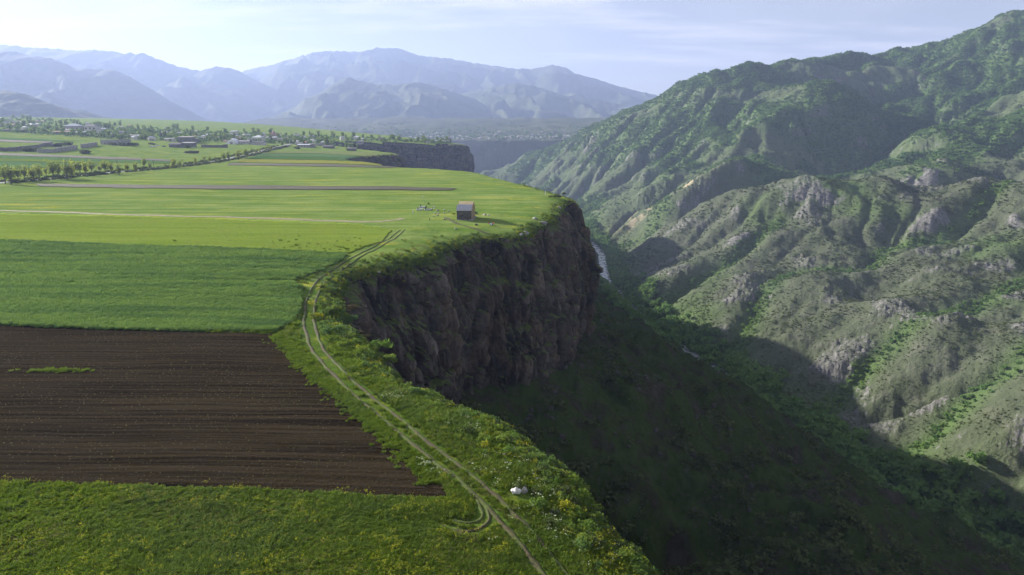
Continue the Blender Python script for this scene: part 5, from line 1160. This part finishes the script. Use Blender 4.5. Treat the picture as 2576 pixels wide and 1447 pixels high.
for p0, p1, h, lab, mt, pil in (((0,900),(330,880),5.0,'dark ruined barn wall at the left edge','ruin_stone',0),((290,905),(775,850),5.6,'long dark ruined barn wall, second from left','ruin_stone',0),((640,860),(1160,790),5.0,'dark ruined barn wall behind the grassy mound','ruin_stone',0),((1170,780),(1510,725),5.2,'short dark ruined wall in the middle of the ruins','ruin_stone',0),((1450,780),(1760,730),4.5,'dark ruined wall with greenery against it','ruin_stone',0),((1570,930),(2220,835),6.0,'pale ruined wall with bare pilasters facing the grass','ruin_plaster',8),((1070,935),(1560,930),5.2,'broken tan gable wall with gaps at the front of the ruins','ruin_plaster',0)):
    ruin_wall(vd(*p0), vd(*p1), h, lab, mt, seed=int(p0[0]), pilasters=pil)
ruin_wall(vc(150,695), vc(550,630), 6.0, 'free standing pale ruined wall left of the ruined hall', 'ruin_plaster', seed=77, pilasters=7)
ruin_wall(va(760,545), va(1330,550), 4.2, 'low crumbling stone wall in the pasture before the hangar', 'ruin_stone', seed=78); ruin_wall(va(1310,552), va(1420,555), 6.2, 'taller end block of the crumbling pasture wall', 'ruin_stone', seed=79, thick=6)
ruin_wall(va(370,690), va(690,690), 3.2, 'small sunken ruin wall in the green pasture', 'ruin_stone', seed=80)
for i, (a1, b1, lab) in enumerate(((vd(0,330), vd(1470,395), 'long dark stone field wall at the left edge of the village'), (vd(1500,415), vd(2570,445), 'dark stone field wall below the red and blue sheds'), (vc(240,395), vc(1300,445), 'dark stone field wall under the round trees'))):
    ruin_wall(a1, b1, 3.0, lab, 'ruin_stone', seed=90+i)
# ruined hall
loc = spot(vc, 900, 615); m1 = mpp(loc, 6.133)
rh_ = empty('ruined_hall', loc, R(-8), 'roofless grey ruined hall with a wide dark opening', 'ruin')
w = 500*m1/2; h = 105*m1
link('front_wall', poly_mesh('front_wall', [(-w,0,-1),(-w*.45,0,-1),(-w*.45,0,h*.5),(w*.2,0,h*.5),(w*.2,0,-1),(w*.55,0,-1),(w*.55,0,h),(-w*.3,0,h*1.05),(-w,0,h)]+[(-w,.8,-1),(-w*.45,.8,-1),(-w*.45,.8,h*.5),(w*.2,.8,h*.5),(w*.2,.8,-1),(w*.55,.8,-1),(w*.55,.8,h),(-w*.3,.8,h*1.05),(-w,.8,h)],
   [tuple(range(9)), tuple(range(17, 8, -1))]+[(i, 9+i, 9+(i+1) % 9, (i+1) % 9) for i in range(9)], 'ruin_plaster'), rh_)
boxes(rh_, 'side_wall', 'ruin_plaster', [(w*.553, w, -.3, .5, -1, h*1.08), (-w, -w+.8, .803, 14, -1, h*.95), (w-.8, w, .503, 14, -1, h*1.1)])
boxes(rh_, 'back_wall', 'ruin_stone', [(-w, w, 14.003, 14.8, -1, h*.9)])
boxes(rh_, 'pillar', 'ruin_stone', [(-w*.28, -w*.24, .1, .6, -1, h*.497), (-w*.06, -w*.02, .1, .6, -1, h*.497)])
boxes(rh_, 'window', 'window_dark', [(-w*.68, -w*.58, -.05, -.003, h*.2, h*.4), (w*.3, w*.4, -.05, -.003, h*.2, h*.4), (w*.68, w*.75, -.35, -.303, h*.05, h*.55)])
# parked cars by the ruined hut
def car(loc, rz, paint, lab):
    c_o = empty('parked_car', loc, rz, lab, 'car', 'cars parked by the ruined huts')
    link('body', prism('body', [(-2.1,.35),(-2.1,.8),(-1.2,.95),(-.7,1.42),(.9,1.45),(1.6,.98),(2.1,.9),(2.1,.35)], 'y', -.85, .85, paint), c_o)
    for s_ in (-1, 1):
        link('side_window', prism('side_window', [(-1.0,.98),(-.62,1.34),(.82,1.36),(1.3,.98)], 'y', s_*.862-.008, s_*.862+.008, 'window_dark'), c_o)
        for xw in (-1.3, 1.3):
            Vb, Fb = tube([(xw, s_*.70, .32), (xw, s_*.71, .32), (xw, s_*.88, .32), (xw, s_*.89, .32)], [.01, .32, .32, .01], 12); link('wheel', mesh_np('wheel', Vb, Fb, 'tyre_rubber', smooth=False), c_o)
for X, Y, rz, pt_, lab in ((1860,660,.1,'white_paint','leftmost white car parked by the ruined hut'),(1960,665,2.9,'white_paint','middle white car parked by the ruined hut'),(2030,640,.3,'white_paint','small white car behind the others'),(2180,660,.0,'dark_roof','dark car parked nearest the ruined hut')):
    car(spot(vc, X, Y), rz, pt_, lab)
# mast on the far headland
loc = on_ground((1480+1320/4.155)/1.59006, (480+395/4.155)/1.59006)
ms = empty('lattice_mast', loc, 0, 'thin lattice mast standing on the far headland', 'mast')
for sx, sy in ((-1, -1), (1, -1), (1, 1), (-1, 1)):
    Vb, Fb = tube([(sx*1.3, sy*1.3, -1), (sx*.3, sy*.3, 24)], [.16, .1], 5); link('leg', mesh_np('leg', Vb, Fb, 'pole_wood'), ms)
for k_ in range(7):
    z = 2+k_*3; e = 1.3-z/24
    boxes(ms, 'brace', 'pole_wood', [(-e, e, -e-.08, -e+.08, z, z+.16), (-e, e, e-.08, e+.08, z, z+.16)])
bm = bmesh.new(); boxm(bm, -.08, .08, -.08, .08, 23.5, 30); link('antenna', bmesh_to(bm, 'antenna', 'pole_wood'), ms)

# scattered village: houses and trees sampled over the village ground
up_l = [(0,292),(160,305),(330,320),(500,328),(700,338),(900,347),(1050,352),(1130,357)]; lo_l = [(0,333),(200,346),(440,357),(640,361),(740,363),(960,371),(1060,366),(1130,361)]
def village_px(n, seed, x0=-10, x1=1135):
    q = np.random.default_rng(seed); x = q.uniform(x0, x1, n); u = np.interp(x, *np.array(up_l).T); l = np.interp(x, *np.array(lo_l).T); return x, u+(l-u)*q.random(n)**0.85
hx, hy = village_px(95, 71); roofs = [('white_roof', 'pale white roofed village house half hidden among trees', 'white roofed village houses'), ('grey_roof', 'grey roofed village house half hidden among trees', 'grey roofed village houses'), ('rust_roof', 'red brown roofed village house half hidden among trees', 'red roofed village houses')]
used = [on_ground(*f(X, Y))[:2] for f, X, Y, *_ in spec]
for i in range(len(hx)):
    loc = on_ground(hx[i], hy[i])
    if sd_rim(np.array([loc[0]]), np.array([loc[1]]))[0] > -12 or any(math.hypot(loc[0]-a1, loc[1]-b1) < 16 for a1, b1 in used): continue
    used.append(loc[:2]); rm, lab, gp = roofs[0 if i % 5 in (0, 2) else (1 if i % 5 in (1, 3) else 2)]
    house(loc, i % 5, rng.uniform(.7, 1.0), rng.uniform(-.6, .6), rm, 'pale_wall' if i % 3 else 'house_wall', lab, gp, windows=False)
VT = [tree_variant(600+i, 8, 3.2+.3*(i % 3), 420, 0.55, 'tree_leaf', .12, .35, .2) for i in range(5)]
def conifer(seed, h):
    q = random.Random(seed); B = [(q.gauss(0, .1), q.gauss(0, .1), h*(.12+.86*k_/11), h*.20*(1-k_/11.5)+.15, h*.20*(1-k_/11.5)+.15, h*.07) for k_ in range(12)]
    tv, tf = tube([(0, 0, -.4), (0, 0, h*.9)], [.2, .04], 6); lv, lf = leaves(B, 300, .38, seed, .4, -.2); return mesh_np('trunk', tv, tf, 'bark'), mesh_np('crown', lv, lf, 'conifer_leaf', smooth=False)
CF = [conifer(620+i, 10) for i in range(2)]
tx, ty = village_px(330, 73); tx = np.r_[tx, rng.uniform(860, 1010, 26), rng.uniform(470, 640, 16)]; ty = np.r_[ty, rng.uniform(367, 373, 26), rng.uniform(350, 357, 16)]
for i in range(len(tx)):
    loc = on_ground(tx[i], ty[i])
    if sd_rim(np.array([loc[0]]), np.array([loc[1]]))[0] > -4 or any(math.hypot(loc[0]-a1, loc[1]-b1) < 7 for a1, b1 in used): continue
    if i % 19 == 5: plant('conifer', CF[i % 2], loc, rng.uniform(.8, 1.3), i, 'dark pointed conifer among the village trees', 'conifer', 'conifers in the village')
    else: plant('village_tree', VT[i % 5], loc, rng.uniform(.6, 1.15)*(1+0.3*(math.hypot(*loc[:2]) > 1300)), i*2.1, 'round green broadleaf tree growing in the village', 'tree', 'broadleaf trees of the village')
for X, Y, h, lab in ((725, 190, 160, 'dark conifer left of the white roofed house'), (1620, 180, 150, 'dark spire shaped conifer behind the sheds'),):
    loc = spot(vd, X, Y+10); plant('conifer', CF[0], loc, h*mpp(loc, 7.155)/10, 0, lab, 'conifer', None)
for f, X, Y, h, lab in ((vc, 925, 265, 100, 'big round tree behind the field wall'), (vc, 1140, 335, 95, 'dark round tree right of the big round tree'), (vc, 1260, 390, 120, 'wide twin crowned tree at the field wall'), (vc, 1540, 455, 125, 'first of the clumped trees at the field corner'), (vc, 1650, 455, 160, 'tallest of the clumped trees at the field corner'), (vc, 1905, 470, 125, 'round tree standing apart at the field corner'), (va, 1540, 380, 140, 'big round tree behind the arched hangar'), (va, 2215, 310, 90, 'dark round tree left of the church'), (vb, 560, 420, 120, 'dark broad tree right of the church'), (vb, 350, 440, 130, 'round tree at the village entrance'), (vb, 770, 440, 130, 'large round tree behind the blue roofed shed'), (vb, 1400, 500, 200, 'biggest dark tree in the village centre'), (vb, 300, 510, 100, 'roadside tree where the road enters the village'), (vb, 1930, 440, 90, 'round tree above the pale gabled cottage')):
    loc = spot(f, X, Y); plant('village_tree', VT[int(X) % 5], loc, h*mpp(loc, 6.133)/8, X, lab, 'tree', None)
# bushes among the ruins
x = []; y = []
for f, X, Y, sx, n in ((vd, 830, 900, 160, 22), (vd, 1600, 760, 120, 14), (vd, 1930, 720, 130, 16), (vd, 1900, 860, 40, 5), (vc, 950, 620, 80, 6), (vc, 1170, 640, 90, 10), (vc, 1420, 625, 160, 18), (vc, 1890, 610, 60, 5), (vd, 2430, 970, 90, 8), (va, 420, 560, 60, 5), (va, 540, 690, 130, 8), (vb, 670, 590, 20, 3)):
    for _ in range(n):
        p = G(*f(X+rng.normal(0, sx*.5), Y+rng.normal(0, 4))); x.append(float(p[0])); y.append(float(p[1]))
P, sd = place(np.array(x), np.array(y)); scatter('ruin_scrub', P, 1.6+2.0*rng.random(len(P)), shrubC, 4, 'overgrown scrub heaped against the ruins', 'scrub', .1, seed=16)
vx, vy = village_px(2600, 79); gx2, gy2 = G(vx, vy); P, sd = place(gx2, gy2); P = P[sd < -2]
scatter('village_greenery', P, 1.2+2.2*rng.random(len(P))**2, forC, 5, 'garden bushes and hedges filling the gaps between village houses', 'greenery', .1, seed=19)
# far village across the gorge
bm = bmesh.new(); boxm(bm, -6, 6, -4, 4, -4, 4); hb = prism('far_house', [(-4.5, -4), (-4.5, 4), (0, 6.5), (4.5, 4), (4.5, -4)], 'x', -6, 6, 'far_wall'); bm.free()
q = np.random.default_rng(77)
for i in range(150):
    px = q.uniform(1020, 1440); py = 344-abs(q.normal(0, 7))-max(0, (1150-px))*.01; Yf = 3040+(344-py)*18+q.uniform(0, 20); p = at_y(px, py, Yf)
    if abs(p[0]) > 1050: continue
    o = link('far_house', hb, label='tiny pale house of the distant village across the gorge', cat='house', group='houses of the distant village'); o.location = (p[0], Yf, far_z(p[0], Yf)+1.5); o.rotation_euler.z = q.uniform(-.6, .6); s = q.uniform(.5, .95); o.scale = (s, s, s)
i = rng.integers(0, 60, 900)
P = []
for _ in range(900):
    x1 = rng.uniform(-1200, 600); y1 = 3030+abs(rng.normal(0, 300)); P.append((x1, y1, far_z(x1, y1)))
scatter('far_village_trees', np.array(P), 4+4*rng.random(len(P)), forC, 5, 'hazy trees around the distant village', 'trees', .1, seed=17)

# ------------------------------------------------------------------ the air
bm = bmesh.new(); boxm(bm, -13500, 13500, -1500, 11500, -262, 1150)
b = NB('haze_air'); pv = b.n('ShaderNodeVolumePrincipled'); pv.inputs['Color'].default_value = (0.38, 0.48, 0.80, 1); pv.inputs['Density'].default_value = 0.000108; pv.inputs['Anisotropy'].default_value = 0.3
b.l(pv.outputs[0], b.out.inputs['Volume'])
me = bmesh_to(bm, 'haze', 'haze_air'); link('haze', me, label='thin blue summer haze filling the valley air', cat='haze', kind='stuff')
print('objects', len(bpy.data.objects), 'tris', sum(len(m.loops)-2*len(m.polygons) for m in bpy.data.meshes))
